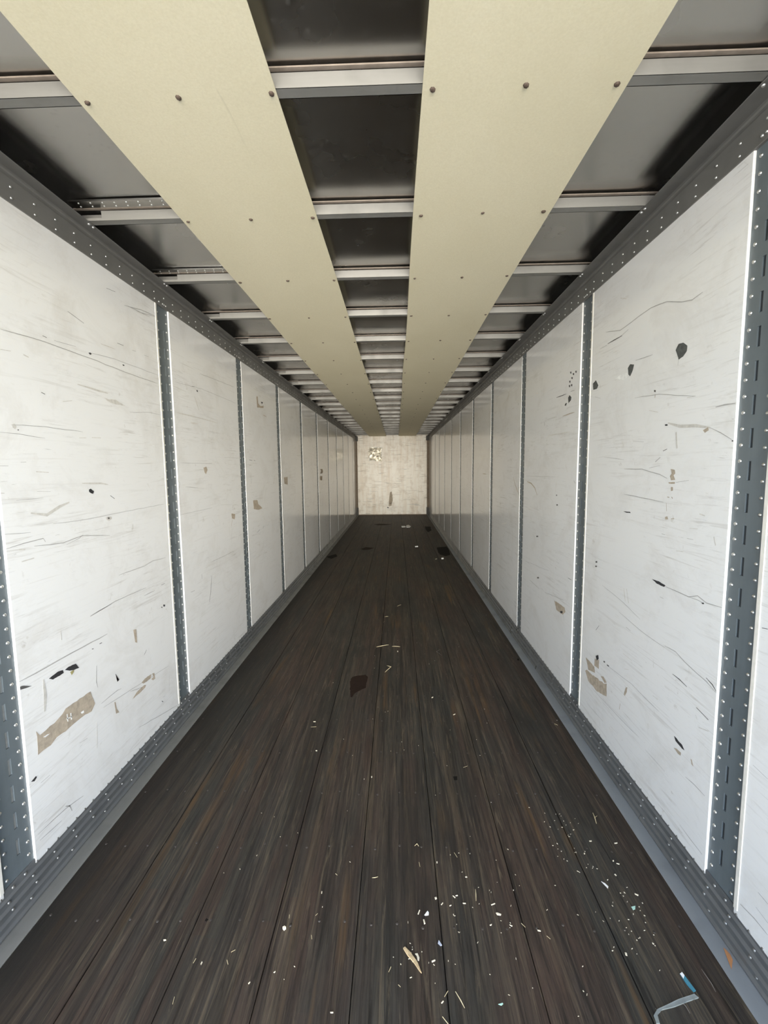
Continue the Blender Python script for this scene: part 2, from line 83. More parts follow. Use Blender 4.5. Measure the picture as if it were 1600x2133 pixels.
DEBRIS=[('splinter_big',0,[(0.01,1.2933),(0.016,1.2975),(0.0334,1.2816),(0.0473,1.2634),(0.0555,1.2519),(0.0668,1.2233),(0.0601,1.2293),(0.044,1.2517),(0.0243,1.2721)]),('chip',0,[(0.048,1.2792),(0.0569,1.2807),(0.0621,1.2676),(0.0601,1.2585),(0.0559,1.2597),(0.0536,1.2727)]),('straw',7,[(0.1663,1.1778),(0.1791,1.1544),(0.1879,1.1372)]),('straw',7,[(0.1441,1.179),(0.1316,1.1635)]),('straw',8,[(0.1204,1.1156),(0.1364,1.0979)]),('chip',0,[(0.1198,1.1488),(0.1263,1.1544),(0.1288,1.1527),(0.1223,1.1471)]),('chip',0,[(0.1007,1.2593),(0.1126,1.2639),(0.1132,1.2603),(0.1018,1.2549)]),('foil',0,[(0.1259,1.3121),(0.1299,1.3228),(0.1394,1.3068),(0.1341,1.3045)]),('chip',0,[(0.3412,1.4166),(0.3469,1.4179),(0.36,1.4128),(0.3573,1.408),(0.3449,1.4094)]),('chip',0,[(0.3306,1.4461),(0.3459,1.4523),(0.3468,1.449),(0.3316,1.4435)]),('chip',0,[(0.081,1.3888),(0.0858,1.3889),(0.0887,1.3752),(0.0838,1.3727)]),('paperbit',0,[(0.0868,1.4045),(0.099,1.4197),(0.1033,1.4134),(0.1018,1.4048),(0.0914,1.403)]),('chip',0,[(0.063,1.4072),(0.0695,1.4223),(0.0727,1.4211),(0.0661,1.4057)]),('chip',0,[(0.1283,1.4691),(0.1358,1.471),(0.1368,1.4642),(0.13,1.461)]),('chip',0,[(0.1956,1.4772),(0.1995,1.4766),(0.2059,1.4699),(0.2027,1.4681)]),('chip',0,[(0.1489,1.4427),(0.1563,1.4511),(0.158,1.4488),(0.152,1.4414)]),('chip',0,[(0.1792,1.44),(0.187,1.4428),(0.187,1.4401),(0.1802,1.4374)]),('chip',0,[(0.2289,1.4508),(0.2402,1.4504),(0.24,1.447),(0.23,1.4475)]),('chip',0,[(0.2064,1.4781),(0.2153,1.4803),(0.2155,1.4769),(0.2067,1.4754)]),('chip',0,[(0.3796,1.3777),(0.3893,1.3734),(0.387,1.3707),(0.3804,1.3747)]),('chip',0,[(0.3107,1.3749),(0.3192,1.3781),(0.3165,1.3729),(0.312,1.3722)]),('greenbit',0,[(0.2883,1.149),(0.3023,1.1526),(0.3035,1.15),(0.2968,1.1459)]),('straw',5,[(-0.0068,1.1917),(0.0001,1.186)]),('straw',5,[(-0.0295,1.24),(-0.037,1.2249)]),('straw',4,[(0.2846,1.5032),(0.2792,1.4584)]),('straw',9,[(0.886,1.8784),(0.8823,1.8507),(0.8747,1.8171)]),('straw',6,[(0.898,1.862),(0.8795,1.8493)]),('chip',0,[(0.7322,1.2967),(0.7381,1.2947),(0.7353,1.2862),(0.7305,1.2889)]),('paperbit',0,[(0.7702,1.544),(0.7804,1.5369),(0.7876,1.5237),(0.782,1.5154),(0.7792,1.5235)]),('greenbit',0,[(0.833,1.4478),(0.8493,1.4514),(0.8425,1.4399),(0.8334,1.4365)]),('chip',0,[(0.8341,1.5742),(0.8385,1.5761),(0.8412,1.5698),(0.8373,1.5667)]),('chip',0,[(0.8714,1.4988),(0.8829,1.4928),(0.8797,1.4887),(0.8708,1.4947)]),('chip',0,[(0.9044,1.7183),(0.9185,1.7203),(0.9167,1.7167),(0.9046,1.7147)]),('chip',0,[(0.8663,1.6234),(0.8777,1.62),(0.875,1.6168),(0.8663,1.6206)]),('chip',0,[(0.8568,1.6354),(0.8628,1.6367),(0.861,1.6314),(0.8557,1.6309)]),('chip',0,[(0.8036,1.7273),(0.8156,1.7289),(0.8134,1.7239),(0.804,1.7237)]),('straw',6,[(0.4959,1.3423),(0.5045,1.3325)]),('straw',6,[(0.4217,1.3821),(0.4321,1.3688)]),('chip',0,[(0.4705,1.3621),(0.4806,1.3603),(0.4809,1.3565),(0.4707,1.3577)]),('chip',0,[(0.8384,1.3292),(0.8431,1.3246),(0.8404,1.3223),(0.8373,1.3256)]),('chip',0,[(0.7556,1.6668),(0.7609,1.6681),(0.76,1.6626),(0.7551,1.6613)]),('bluestrip',0,[(0.8718,1.2378),(0.8809,1.2422),(0.8849,1.2248),(0.8913,1.1945),(0.8828,1.1909),(0.8755,1.2104)]),('wrap',0,[(0.7293,1.13),(0.7483,1.1452),(0.7902,1.159),(0.8235,1.1706),(0.8804,1.1852),(0.8876,1.1764),(0.8465,1.1656),(0.8019,1.1527),(0.7607,1.1444),(0.7408,1.1324),(0.7363,1.1117),(0.7267,1.1125)]),('orange',0,[(1.0595,1.3134),(1.0624,1.3094),(1.0664,1.2936),(1.0627,1.2779),(1.039,1.251),(1.0447,1.2699)]),('thread',3,[(0.9484,1.2542),(0.9485,1.2381),(0.951,1.2143),(0.9496,1.1934)]),('thread',3,[(0.8313,1.1664),(0.836,1.1534),(0.8379,1.1386)]),('thread',3,[(0.7456,1.1494),(0.7464,1.1441)]),('straw',12,[(-0.1893,3.7364),(-0.0823,3.7844)]),('straw',12,[(-0.052,3.7506),(0.0199,3.743)]),('straw',12,[(-0.0894,3.3707),(-0.0551,3.3454),(-0.1009,3.2554)]),('straw',10,[(-0.0037,4.8835),(0.0424,4.9431)]),('straw',10,[(-0.1387,4.5269),(-0.0986,4.541)]),('straw',8,[(-0.1482,4.3626),(-0.1349,4.3865)]),('thread',5,[(0.3698,3.6899),(0.3315,3.639),(0.3708,3.5699)]),('chip',0,[(-0.0058,3.6564),(0.0021,3.6602),(0.002,3.6377),(-0.0042,3.634)]),('chip',0,[(0.2292,2.8852),(0.2426,2.8973),(0.2414,2.883),(0.2309,2.8757)]),('chip',0,[(0.351,2.6756),(0.3668,2.6861),(0.3663,2.6778),(0.3525,2.6694)]),('block',0,[(-0.4057,1.3478),(-0.3994,1.3522),(-0.3934,1.3481),(-0.3994,1.3423)]),('straw',9,[(-0.6667,1.2372),(-0.6639,1.2504)]),('chip',0,[(-0.6426,1.2362),(-0.6412,1.2433),(-0.638,1.2409),(-0.6393,1.2328)]),('straw',8,[(-0.5614,1.2486),(-0.5528,1.2358)]),('straw',5,[(-0.5567,1.2716),(-0.545,1.279)]),('chip',0,[(-0.4712,1.1862),(-0.4661,1.1912),(-0.465,1.1889),(-0.4686,1.1837)]),('straw',5,[(-0.6819,1.1472),(-0.6782,1.1285)]),('chip',0,[(-0.2063,1.1201),(-0.1969,1.1208),(-0.1965,1.1178),(-0.2043,1.1171)]),('straw',6,[(-0.3,1.3946),(-0.2937,1.4023)]),('straw',6,[(-0.3933,1.3966),(-0.3916,1.3835)]),('chip',0,[(-0.2942,1.4845),(-0.291,1.4845),(-0.2907,1.4761),(-0.2932,1.4761)]),('straw',6,[(-0.302,1.3295),(-0.298,1.3165)]),('chip',0,[(-0.4007,1.2168),(-0.3958,1.2213),(-0.3944,1.219),(-0.3982,1.2153)]),('chip',0,[(-0.8019,1.306),(-0.7931,1.3069),(-0.7902,1.3035),(-0.7979,1.3013)]),('straw',6,[(0.2257,1.6598),(0.235,1.6376)]),('straw',6,[(0.0639,1.6887),(0.0744,1.6977),(0.0814,1.6873)]),('straw',7,[(-0.1071,1.5423),(-0.0954,1.5415),(-0.084,1.5467)]),('straw',7,[(0.3407,2.1759),(0.3646,2.1875)]),('straw',8,[(-0.5391,2.5294),(-0.5062,2.5322)]),('chip',0,[(-0.5357,2.5897),(-0.5211,2.5924),(-0.5196,2.5846),(-0.5332,2.5845)]),('chip',0,[(-0.4685,2.3081),(-0.459,2.3082),(-0.4585,2.3019),(-0.4667,2.3018)]),('chip',0,[(-0.1431,2.1003),(-0.1386,2.1074),(-0.1367,2.0969),(-0.1407,2.0915)]),('straw',4,[(0.0786,1.613),(0.0814,1.5928)]),('chip',0,[(0.2536,1.5537),(0.2616,1.5549),(0.2619,1.5509),(0.2545,1.5508)]),('chip',0,[(0.1484,1.617),(0.1533,1.6187),(0.1526,1.6111),(0.1487,1.61)]),('straw',4,[(-0.2516,1.5574),(-0.2437,1.5509)]),('straw',9,[(0.9616,2.5802),(0.9767,2.5651)]),('paper',0,[(0.1218,11.8312),(0.2216,11.826),(0.228,11.6202),(0.1275,11.5943)]),('paper',0,[(0.2394,11.6665),(0.267,11.9537),(0.3224,12.0168),(0.378,11.7382),(0.3408,11.5528),(0.2682,11.5564)]),('paper',0,[(0.3577,8.7226),(0.4226,8.765),(0.4214,8.6768),(0.3622,8.6437)]),('paper',0,[(0.7731,7.561),(0.8132,7.5801),(0.8075,7.5007),(0.7684,7.4885)]),('chip',0,[(0.6585,7.4975),(0.6965,7.5428),(0.693,7.4901),(0.6612,7.4518)])]
STAINS=[('a',[(-0.359,3.108),(-0.349,3.179),(-0.327,3.193),(-0.249,3.216),(-0.232,3.187),(-0.232,3.116),(-0.235,3.015),(-0.271,2.983),(-0.303,2.945),(-0.32,2.883),(-0.333,2.889)]),('b',[(0.793,8.596),(0.998,8.693),(1.002,8.34),(0.96,7.847),(0.861,7.744),(0.778,7.888),(0.771,8.267)]),('b',[(0.757,11.741),(0.901,11.702),(0.87,10.993),(0.767,10.7),(0.738,11.141)]),('c',[(-0.711,8.471),(-0.633,8.681),(-0.455,8.59),(-0.552,8.4),(-0.657,8.37)]),('c',[(-0.664,12.279),(-0.491,12.374),(-0.112,12.283),(-0.306,12.09),(-0.521,12.034)]),('b',[(-1.275,7.725),(-1.137,7.987),(-1.084,7.763),(-1.162,7.555)]),('k',[(-0.688,1.371),(-0.686,1.379),(-0.676,1.375),(-0.681,1.367)]),('k',[(0.278,2.108),(0.3,2.111),(0.297,2.083),(0.281,2.082)]),('k',[(0.989,3.511),(1.0,3.503),(0.988,3.466),(0.981,3.481)])]
# ------------------------------------------------------------------ sizes (metres)
XL, XR = -1.3587, 1.0924        # post faces of the two side walls
Y0, Y1 = -1.10, 14.667          # rear opening, front wall
PANEL = 0.0080                  # white panels stand this far in front of the posts
Z_T, Z_B = 2.522, 0.1526        # top and bottom of the visible side wall
ROOF = 2.685
STRIP_Z = 2.634
BOW_Z = 2.638
POST_Y, POST_W, POST_P = 1.333, 0.117, 1.22

# ------------------------------------------------------------------ mesh helpers
class MB:
    def __init__(s): s.v = []; s.f = []; s.sm = []
    def add(s, vs, fs, smooth=False):
        b = len(s.v); s.v += [tuple(v) for v in vs]
        for f in fs: s.f.append(tuple(b + i for i in f)); s.sm.append(smooth)
    def box(s, x0, x1, y0, y1, z0, z1):
        x0, x1 = min(x0, x1), max(x0, x1); y0, y1 = min(y0, y1), max(y0, y1); z0, z1 = min(z0, z1), max(z0, z1)
        s.add([(x0,y0,z0),(x1,y0,z0),(x1,y1,z0),(x0,y1,z0),(x0,y0,z1),(x1,y0,z1),(x1,y1,z1),(x0,y1,z1)],
              [(3,2,1,0),(4,5,6,7),(0,1,5,4),(1,2,6,5),(2,3,7,6),(3,0,4,7)])
    def prism_y(s, prof, y0, y1, closed=True):
        # profile of (x, z) points swept along y
        n = len(prof)
        vs = [(x, y0, z) for x, z in prof] + [(x, y1, z) for x, z in prof]
        fs = [(i, (i+1) % n, n + (i+1) % n, n + i) for i in range(n if closed else n - 1)]
        if closed: fs += [tuple(range(n - 1, -1, -1)), tuple(range(n, 2*n))]
        s.add(vs, fs)
    def prism_x(s, prof, x0, x1):
        n = len(prof)
        vs = [(x0, y, z) for y, z in prof] + [(x1, y, z) for y, z in prof]
        fs = [(i, (i+1) % n, n + (i+1) % n, n + i) for i in range(n)] + [tuple(range(n - 1, -1, -1)), tuple(range(n, 2*n))]
        s.add(vs, fs)
    def dome(s, c, axis, r, h, seg=8):
        # rivet head: a low dome on a surface whose normal is `axis`
        a = Vector(axis).normalized()
        u = a.orthogonal().normalized(); w = a.cross(u)
        c = Vector(c); vs = []; fs = []
        rings = ((1.0, 0.0), (0.86, 0.55), (0.5, 0.88))
        for k, (q, e) in enumerate(rings):
            for i in range(seg):
                t = 2*math.pi*i/seg
                vs.append(c + (u*math.cos(t) + w*math.sin(t))*r*q + a*h*e)
        vs.append(c + a*h)
        for k in range(2):
            for i in range(seg):
                j = (i+1) % seg
                fs.append((k*seg+i, k*seg+j, (k+1)*seg+j, (k+1)*seg+i))
        for i in range(seg): fs.append((2*seg+i, 2*seg+(i+1) % seg, 3*seg))
        s.add(vs, fs, True)
    def slab(s, pts, lift, thick, fn):
        # flat outline (a, b) given thickness; fn(a, b, h) -> xyz
        n = len(pts)
        ar = sum(pts[i][0]*pts[(i+1) % n][1] - pts[(i+1) % n][0]*pts[i][1] for i in range(n))
        if ar < 0: pts = pts[::-1]
        vs = [fn(a, b, lift) for a, b in pts] + [fn(a, b, lift + thick) for a, b in pts]
        fs = [tuple(range(n - 1, -1, -1)), tuple(range(n, 2*n))] + [(i, (i+1) % n, n + (i+1) % n, n + i) for i in range(n)]
        s.add(vs, fs)
    def mesh(s, name):
        m = bpy.data.meshes.new(name); m.from_pydata(s.v, [], s.f); m.update()
        for p, q in zip(m.polygons, s.sm): p.use_smooth = q
        return m

def fix_normals(me):
    import bmesh
    b = bmesh.new(); b.from_mesh(me); bmesh.ops.recalc_face_normals(b, faces=b.faces); b.to_mesh(me); b.free()

def obj(name, mb, mat, parent=None, kind=None, label=None, cat=None, group=None, bevel=0, seg=2):
    me = mb.mesh(name) if isinstance(mb, MB) else mb
    if isinstance(mb, MB): fix_normals(me)
    o = bpy.data.objects.new(name, me); COL.objects.link(o)
    if mat and not me.materials: me.materials.append(mat)
    if parent: o.parent = parent
    if bevel:
        b = o.modifiers.new('bevel', 'BEVEL'); b.width = bevel; b.segments = seg; b.limit_method = 'ANGLE'; b.angle_limit = math.radians(40)
    tag(o, label, cat, group, kind)
    return o
def tag(o, label=None, cat=None, group=None, kind=None):
    if label: o['label'] = label
    if cat: o['category'] = cat
    if group: o['group'] = group
    if kind: o['kind'] = kind
    return o
def empty(name, loc=(0,0,0), **k):
    o = bpy.data.objects.new(name, None); COL.objects.link(o); o.location = loc; o.empty_display_size = 0.1
    return tag(o, **k)

def own(o, p):
    # keep a part built in world coordinates where it is under a parent that stands elsewhere
    o.matrix_parent_inverse = Matrix.Translation(-Vector(p.location)); return o

# ------------------------------------------------------------------ materials
class NT:
    def __init__(s, name):
        s.m = bpy.data.materials.new(name); s.m.use_nodes = True; s.t = s.m.node_tree; s.t.nodes.clear()
        s.out = s.n('ShaderNodeOutputMaterial'); s.b = s.n('ShaderNodeBsdfPrincipled'); s.l(s.b.outputs[0], s.out.inputs[0])
        s.pos = s.n('ShaderNodeNewGeometry').outputs['Position']
    def n(s, t, **k):
        x = s.t.nodes.new(t)
        for a, v in k.items(): setattr(x, a, v)
        return x
    def l(s, a, b): s.t.links.new(a, b)
    def set(s, **k):
        for a, v in k.items():
            i = s.b.inputs[a.replace('_', ' ')]
            if hasattr(v, 'is_linked'): s.l(v, i)
            else: i.default_value = v
    def scaled(s, sx, sy, sz, off=(0,0,0)):
        m = s.n('ShaderNodeMapping'); m.inputs['Scale'].default_value = (sx, sy, sz); m.inputs['Location'].default_value = off
        s.l(s.pos, m.inputs[0]); return m.outputs[0]
    def noise(s, vec, scale=1.0, detail=3.0, rough=0.55, dist=0.0):
        x = s.n('ShaderNodeTexNoise'); s.l(vec, x.inputs['Vector'])
        x.inputs['Scale'].default_value = scale; x.inputs['Detail'].default_value = detail
        x.inputs['Roughness'].default_value = rough; x.inputs['Distortion'].default_value = dist
        return x.outputs['Fac']
    def ramp(s, fac, *stops):
        r = s.n('ShaderNodeValToRGB'); e = r.color_ramp.elements
        while len(e) < len(stops): e.new(0.5)
        for el, (p, c) in zip(e, stops):
            el.position = p; el.color = (c, c, c, 1) if not isinstance(c, tuple) else (*c, 1)
        s.l(fac, r.inputs[0]); return r.outputs[0]
    def mix(s, fac, a, b, mode='MIX'):
        x = s.n('ShaderNodeMix', data_type='RGBA', blend_type=mode)
        for i, v in ((0, fac), (6, a), (7, b)):
            if hasattr(v, 'is_linked'): s.l(v, x.inputs[i])
            else: x.inputs[i].default_value = v if i == 0 else (*v, 1)
        return x.outputs[2]
    def math(s, op, a, b=0.0):
        x = s.n('ShaderNodeMath', operation=op)
        for i, v in ((0, a), (1, b)):
            if hasattr(v, 'is_linked'): s.l(v, x.inputs[i])
            else: x.inputs[i].default_value = v
        return x.outputs[0]
    def bump(s, h, strength, dist):
        x = s.n('ShaderNodeBump'); x.inputs['Strength'].default_value = strength; x.inputs['Distance'].default_value = dist
        s.l(h, x.inputs['Height']); s.l(x.outputs[0], s.b.inputs['Normal'])

def plain(name, col, rough=0.5, metal=0.0, var=0.15, scale=40, spec=0.5):
    t = NT(name)
    f = t.noise(t.scaled(1,1,1), scale, 4)
    c2 = tuple(c*(1-var) for c in col); c1 = tuple(min(1, c*(1+var)) for c in col)
    t.set(Base_Color=t.ramp(f, (0.3, c2), (0.7, c1)), Roughness=rough, Metallic=metal)
    t.b.inputs['Specular IOR Level'].default_value = spec
    return t.m

def mat_panel():
    t = NT('white_panel')
    patch = t.ramp(t.noise(t.scaled(1, 1.1, 1.6), 1.6, 3), (0.36, 0.0), (0.62, 1.0))
    streak = t.ramp(t.noise(t.scaled(1, 3.0, 60), 1.0, 5, 0.66, 0.9), (0.55, 0.0), (0.74, 0.62))
    fine = t.ramp(t.noise(t.scaled(1, 11, 190, (3, 1, 2)), 1.0, 4, 0.65, 0.6), (0.62, 0.0), (0.76, 0.60))
    smudge = t.ramp(t.noise(t.scaled(1, 2.6, 3.4, (6, 2, 9)), 1.0, 6, 0.72, 0.5), (0.50, 0.0), (0.78, 0.42))
    blot = t.ramp(t.noise(t.scaled(1, 16, 20, (9, 0, 4)), 1.0, 4, 0.6, 0.4), (0.66, 0.0), (0.75, 0.50))
    tilt = t.n('ShaderNodeMapping'); tilt.inputs['Scale'].default_value = (1, 4, 120); tilt.inputs['Rotation'].default_value = (0.35, 0, 0)
    t.l(t.pos, tilt.inputs[0])
    diag = t.ramp(t.noise(tilt.outputs[0], 1.0, 3, 0.6, 0.3), (0.66, 0.0), (0.78, 0.55))
    base = t.mix(t.noise(t.scaled(1, 1, 1), 0.9, 3), (0.80, 0.795, 0.775), (0.86, 0.86, 0.85))
    c = t.mix(smudge, base, (0.56, 0.525, 0.47))
    c = t.mix(t.math('MULTIPLY', streak, patch), c, (0.47, 0.44, 0.395))
    c = t.mix(t.math('MULTIPLY', fine, patch), c, (0.36, 0.345, 0.32))
    c = t.mix(t.math('MULTIPLY', diag, patch), c, (0.42, 0.40, 0.37))
    c = t.mix(t.math('MULTIPLY', blot, patch), c, (0.42, 0.375, 0.31))
    t.set(Base_Color=c, Roughness=t.ramp(smudge, (0.0, 0.11), (0.42, 0.22)))
    t.b.inputs['Specular IOR Level'].default_value = 0.5
    t.bump(t.noise(t.scaled(1, 1, 1), 3.0, 2), 0.2, 0.003)
    return t.m

def mat_wood():
    t = NT('laminated_oak')
    sep = t.n('ShaderNodeSeparateXYZ'); t.l(t.pos, sep.inputs[0])
    wob = t.noise(t.scaled(2, 0.35, 1), 1.0, 2)
    xs = t.math('ADD', sep.outputs[0], t.math('MULTIPLY', wob, 0.03))
    strip = t.math('FLOOR', t.math('DIVIDE', xs, 0.036))
    w1 = t.n('ShaderNodeTexWhiteNoise', noise_dimensions='1D'); t.l(strip, w1.inputs['W'])
    blk = t.math('FLOOR', t.math('ADD', t.math('DIVIDE', sep.outputs[1], 1.3), t.math('MULTIPLY', w1.outputs['Value'], 9.0)))
    w2 = t.n('ShaderNodeTexWhiteNoise', noise_dimensions='1D')
    t.l(t.math('ADD', t.math('MULTIPLY', strip, 7.13), t.math('MULTIPLY', blk, 3.77)), w2.inputs['W'])
    tone = t.ramp(w2.outputs['Value'], (0.0, (0.0309, 0.0267, 0.0202)), (0.3, (0.0443, 0.0366, 0.0273)), (0.55, (0.0536, 0.0356, 0.0255)), (0.8, (0.0381, 0.0356, 0.0290)), (1.0, (0.0639, 0.0485, 0.0317)))
    red = t.noise(t.scaled(2.6, 0.5, 1, (4, 0, 0)), 1.0, 4, 0.62)
    tone = t.mix(t.ramp(red, (0.42, 0.0), (0.68, 0.65)), tone, (0.0700, 0.0406, 0.0282))
    grey = t.noise(t.scaled(3.2, 0.8, 1, (9, 3, 0)), 1.0, 5, 0.65)
    tone = t.mix(t.ramp(grey, (0.46, 0.0), (0.68, 0.75)), tone, (0.0412, 0.0426, 0.0361))
    mid = t.noise(t.scaled(26, 1.1, 1, (1, 4, 0)), 1.0, 6, 0.72, 0.9)       # centimetre wide streaks
    c = t.mix(t.ramp(mid, (0.30, 0.85), (0.50, 0.0)), tone, (0.0113, 0.0089, 0.0070))
    c = t.mix(t.ramp(mid, (0.53, 0.0), (0.70, 0.8)), c, (0.0948, 0.0752, 0.0510))
    grain = t.noise(t.scaled(85, 3.0, 1), 1.0, 6, 0.75, 1.0)
    c = t.mix(t.ramp(grain, (0.34, 0.95), (0.52, 0.0)), c, (0.0093, 0.0079, 0.0062))
    lite = t.noise(t.scaled(55, 2.2, 1, (2, 7, 0)), 1.0, 6, 0.75, 1.0)
    c = t.mix(t.ramp(lite, (0.54, 0.0), (0.70, 0.9)), c, (0.1288, 0.1010, 0.0651))
    gold = t.math('MULTIPLY', t.ramp(t.noise(t.scaled(18, 0.8, 1, (5, 2, 0)), 1.0, 4), (0.56, 0.0), (0.70, 1.0)), t.ramp(t.noise(t.scaled(2.5, 1.2, 1, (1, 8, 0)), 1.0, 2), (0.48, 0.0), (0.62, 0.9)))
    c = t.mix(gold, c, (0.1185, 0.0673, 0.0264))
    seam = t.math('ABSOLUTE', t.math('SUBTRACT', t.math('FRACT', t.math('DIVIDE', xs, 0.036)), 0.5))
    c = t.mix(t.ramp(seam, (0.455, 0.0), (0.5, 0.35)), c, (0.0103, 0.0089, 0.0070))
    grime = t.noise(t.scaled(3.0, 0.9, 1, (7, 5, 0)), 1.0, 5, 0.68)
    c = t.mix(t.ramp(grime, (0.52, 0.0), (0.70, 0.75)), c, (0.0165, 0.0148, 0.0123))
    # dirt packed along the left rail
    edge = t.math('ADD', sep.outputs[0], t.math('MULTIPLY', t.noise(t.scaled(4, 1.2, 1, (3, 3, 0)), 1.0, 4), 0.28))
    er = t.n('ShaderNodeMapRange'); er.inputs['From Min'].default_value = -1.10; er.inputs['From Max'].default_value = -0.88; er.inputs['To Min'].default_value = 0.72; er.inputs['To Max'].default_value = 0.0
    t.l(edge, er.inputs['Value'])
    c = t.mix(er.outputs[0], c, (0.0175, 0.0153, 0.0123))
    t.set(Base_Color=c, Roughness=t.ramp(grain, (0.2, 0.5), (0.8, 0.72)))
    t.b.inputs['Specular IOR Level'].default_value = 0.35
    t.bump(t.math('ADD', grain, t.math('MULTIPLY', mid, 0.8)), 0.55, 0.004)
    return t.m

def mat_roof():
    t = NT('mill_aluminium_roof')
    blot = t.noise(t.scaled(1, 1, 1), 2.2, 4, 0.6)
    spots = t.n('ShaderNodeTexVoronoi'); spots.inputs['Scale'].default_value = 34; t.l(t.scaled(1, 1, 1), spots.inputs['Vector'])
    sp = t.ramp(spots.outputs['Distance'], (0.05, 0.32), (0.30, 0.0))
    gate = t.ramp(t.noise(t.scaled(1, 1, 1, (3, 9, 1)), 3.0, 3), (0.38, 0.0), (0.75, 0.9))
    dust = t.math('MULTIPLY', sp, gate)
    c = t.mix(blot, (0.40, 0.395, 0.385), (0.52, 0.505, 0.48))
    c = t.mix(dust, c, (0.55, 0.55, 0.53))
    t.set(Base_Color=c, Metallic=t.math('SUBTRACT', 1.0, t.math('MULTIPLY', dust, 0.6)), Roughness=t.ramp(blot, (0.3, 0.22), (0.75, 0.30)))
    t.bump(t.noise(t.scaled(0.6, 2.0, 1), 1.6, 2), 0.35, 0.010)
    return t.m

def mat_liner():
    t = NT('cream_liner')
    f = t.noise(t.scaled(1, 1, 1), 160, 3)
    g = t.noise(t.scaled(1, 0.5, 1), 2.5, 4)
    c = t.mix(f, (0.66, 0.60, 0.42), (0.80, 0.745, 0.56))
    c = t.mix(t.ramp(g, (0.4, 0.0), (0.75, 0.35)), c, (0.62, 0.565, 0.38))
    s = t.ramp(t.noise(t.scaled(30, 3, 1, (2, 2, 2)), 1.0, 4, 0.6, 0.8), (0.70, 0.0), (0.80, 0.4))
    c = t.mix(s, c, (0.42, 0.38, 0.26))
    t.set(Base_Color=c, Roughness=0.62)
    t.bump(f, 0.15, 0.001)
    return t.m

def mat_metal(name, lo, hi, rough, metal, along=(30, 0.6, 30)):
    t = NT(name)
    f = t.noise(t.scaled(*along), 1.0, 5, 0.65)
    g = t.noise(t.scaled(1, 1, 1), 6.0, 4)
    c = t.mix(f, lo, hi)
    c = t.mix(t.ramp(g, (0.5, 0.0), (0.75, 0.35)), c, tuple(x*0.55 for x in lo))
    t.set(Base_Color=c, Roughness=t.ramp(g, (0.3, rough - 0.08), (0.7, rough + 0.1)), Metallic=metal)
    return t.m

def mat_front():
    t = NT('scuffed_front_wall')
    v = t.noise(t.scaled(9, 1, 0.8), 1.0, 5, 0.65)
    h = t.noise(t.scaled(2.5, 1, 22), 1.0, 4, 0.6, 0.4)
    b = t.noise(t.scaled(1, 1, 1), 4.5, 5, 0.65)
    c = t.mix(t.noise(t.scaled(1, 1, 1), 1.2, 3), (0.80, 0.755, 0.66), (0.86, 0.83, 0.76))
    c = t.mix(t.ramp(v, (0.44, 0.0), (0.70, 0.7)), c, (0.56, 0.44, 0.31))
    c = t.mix(t.ramp(h, (0.57, 0.0), (0.72, 0.75)), c, (0.30, 0.26, 0.20))
    c = t.mix(t.ramp(b, (0.50, 0.0), (0.70, 0.7)), c, (0.47, 0.38, 0.28))
    t.set(Base_Color=c, Roughness=0.35)
    return t.m

def mat_patch():
    t = NT('crumpled_foil_plate')
    n1 = t.noise(t.scaled(1, 1, 1), 9.0, 3, 0.6, 0.8)
    t.set(Base_Color=t.mix(n1, (0.42, 0.37, 0.28), (0.95, 0.92, 0.80)), Metallic=0.75, Roughness=0.34)
    t.bump(n1, 1.0, 0.06)
    return t.m

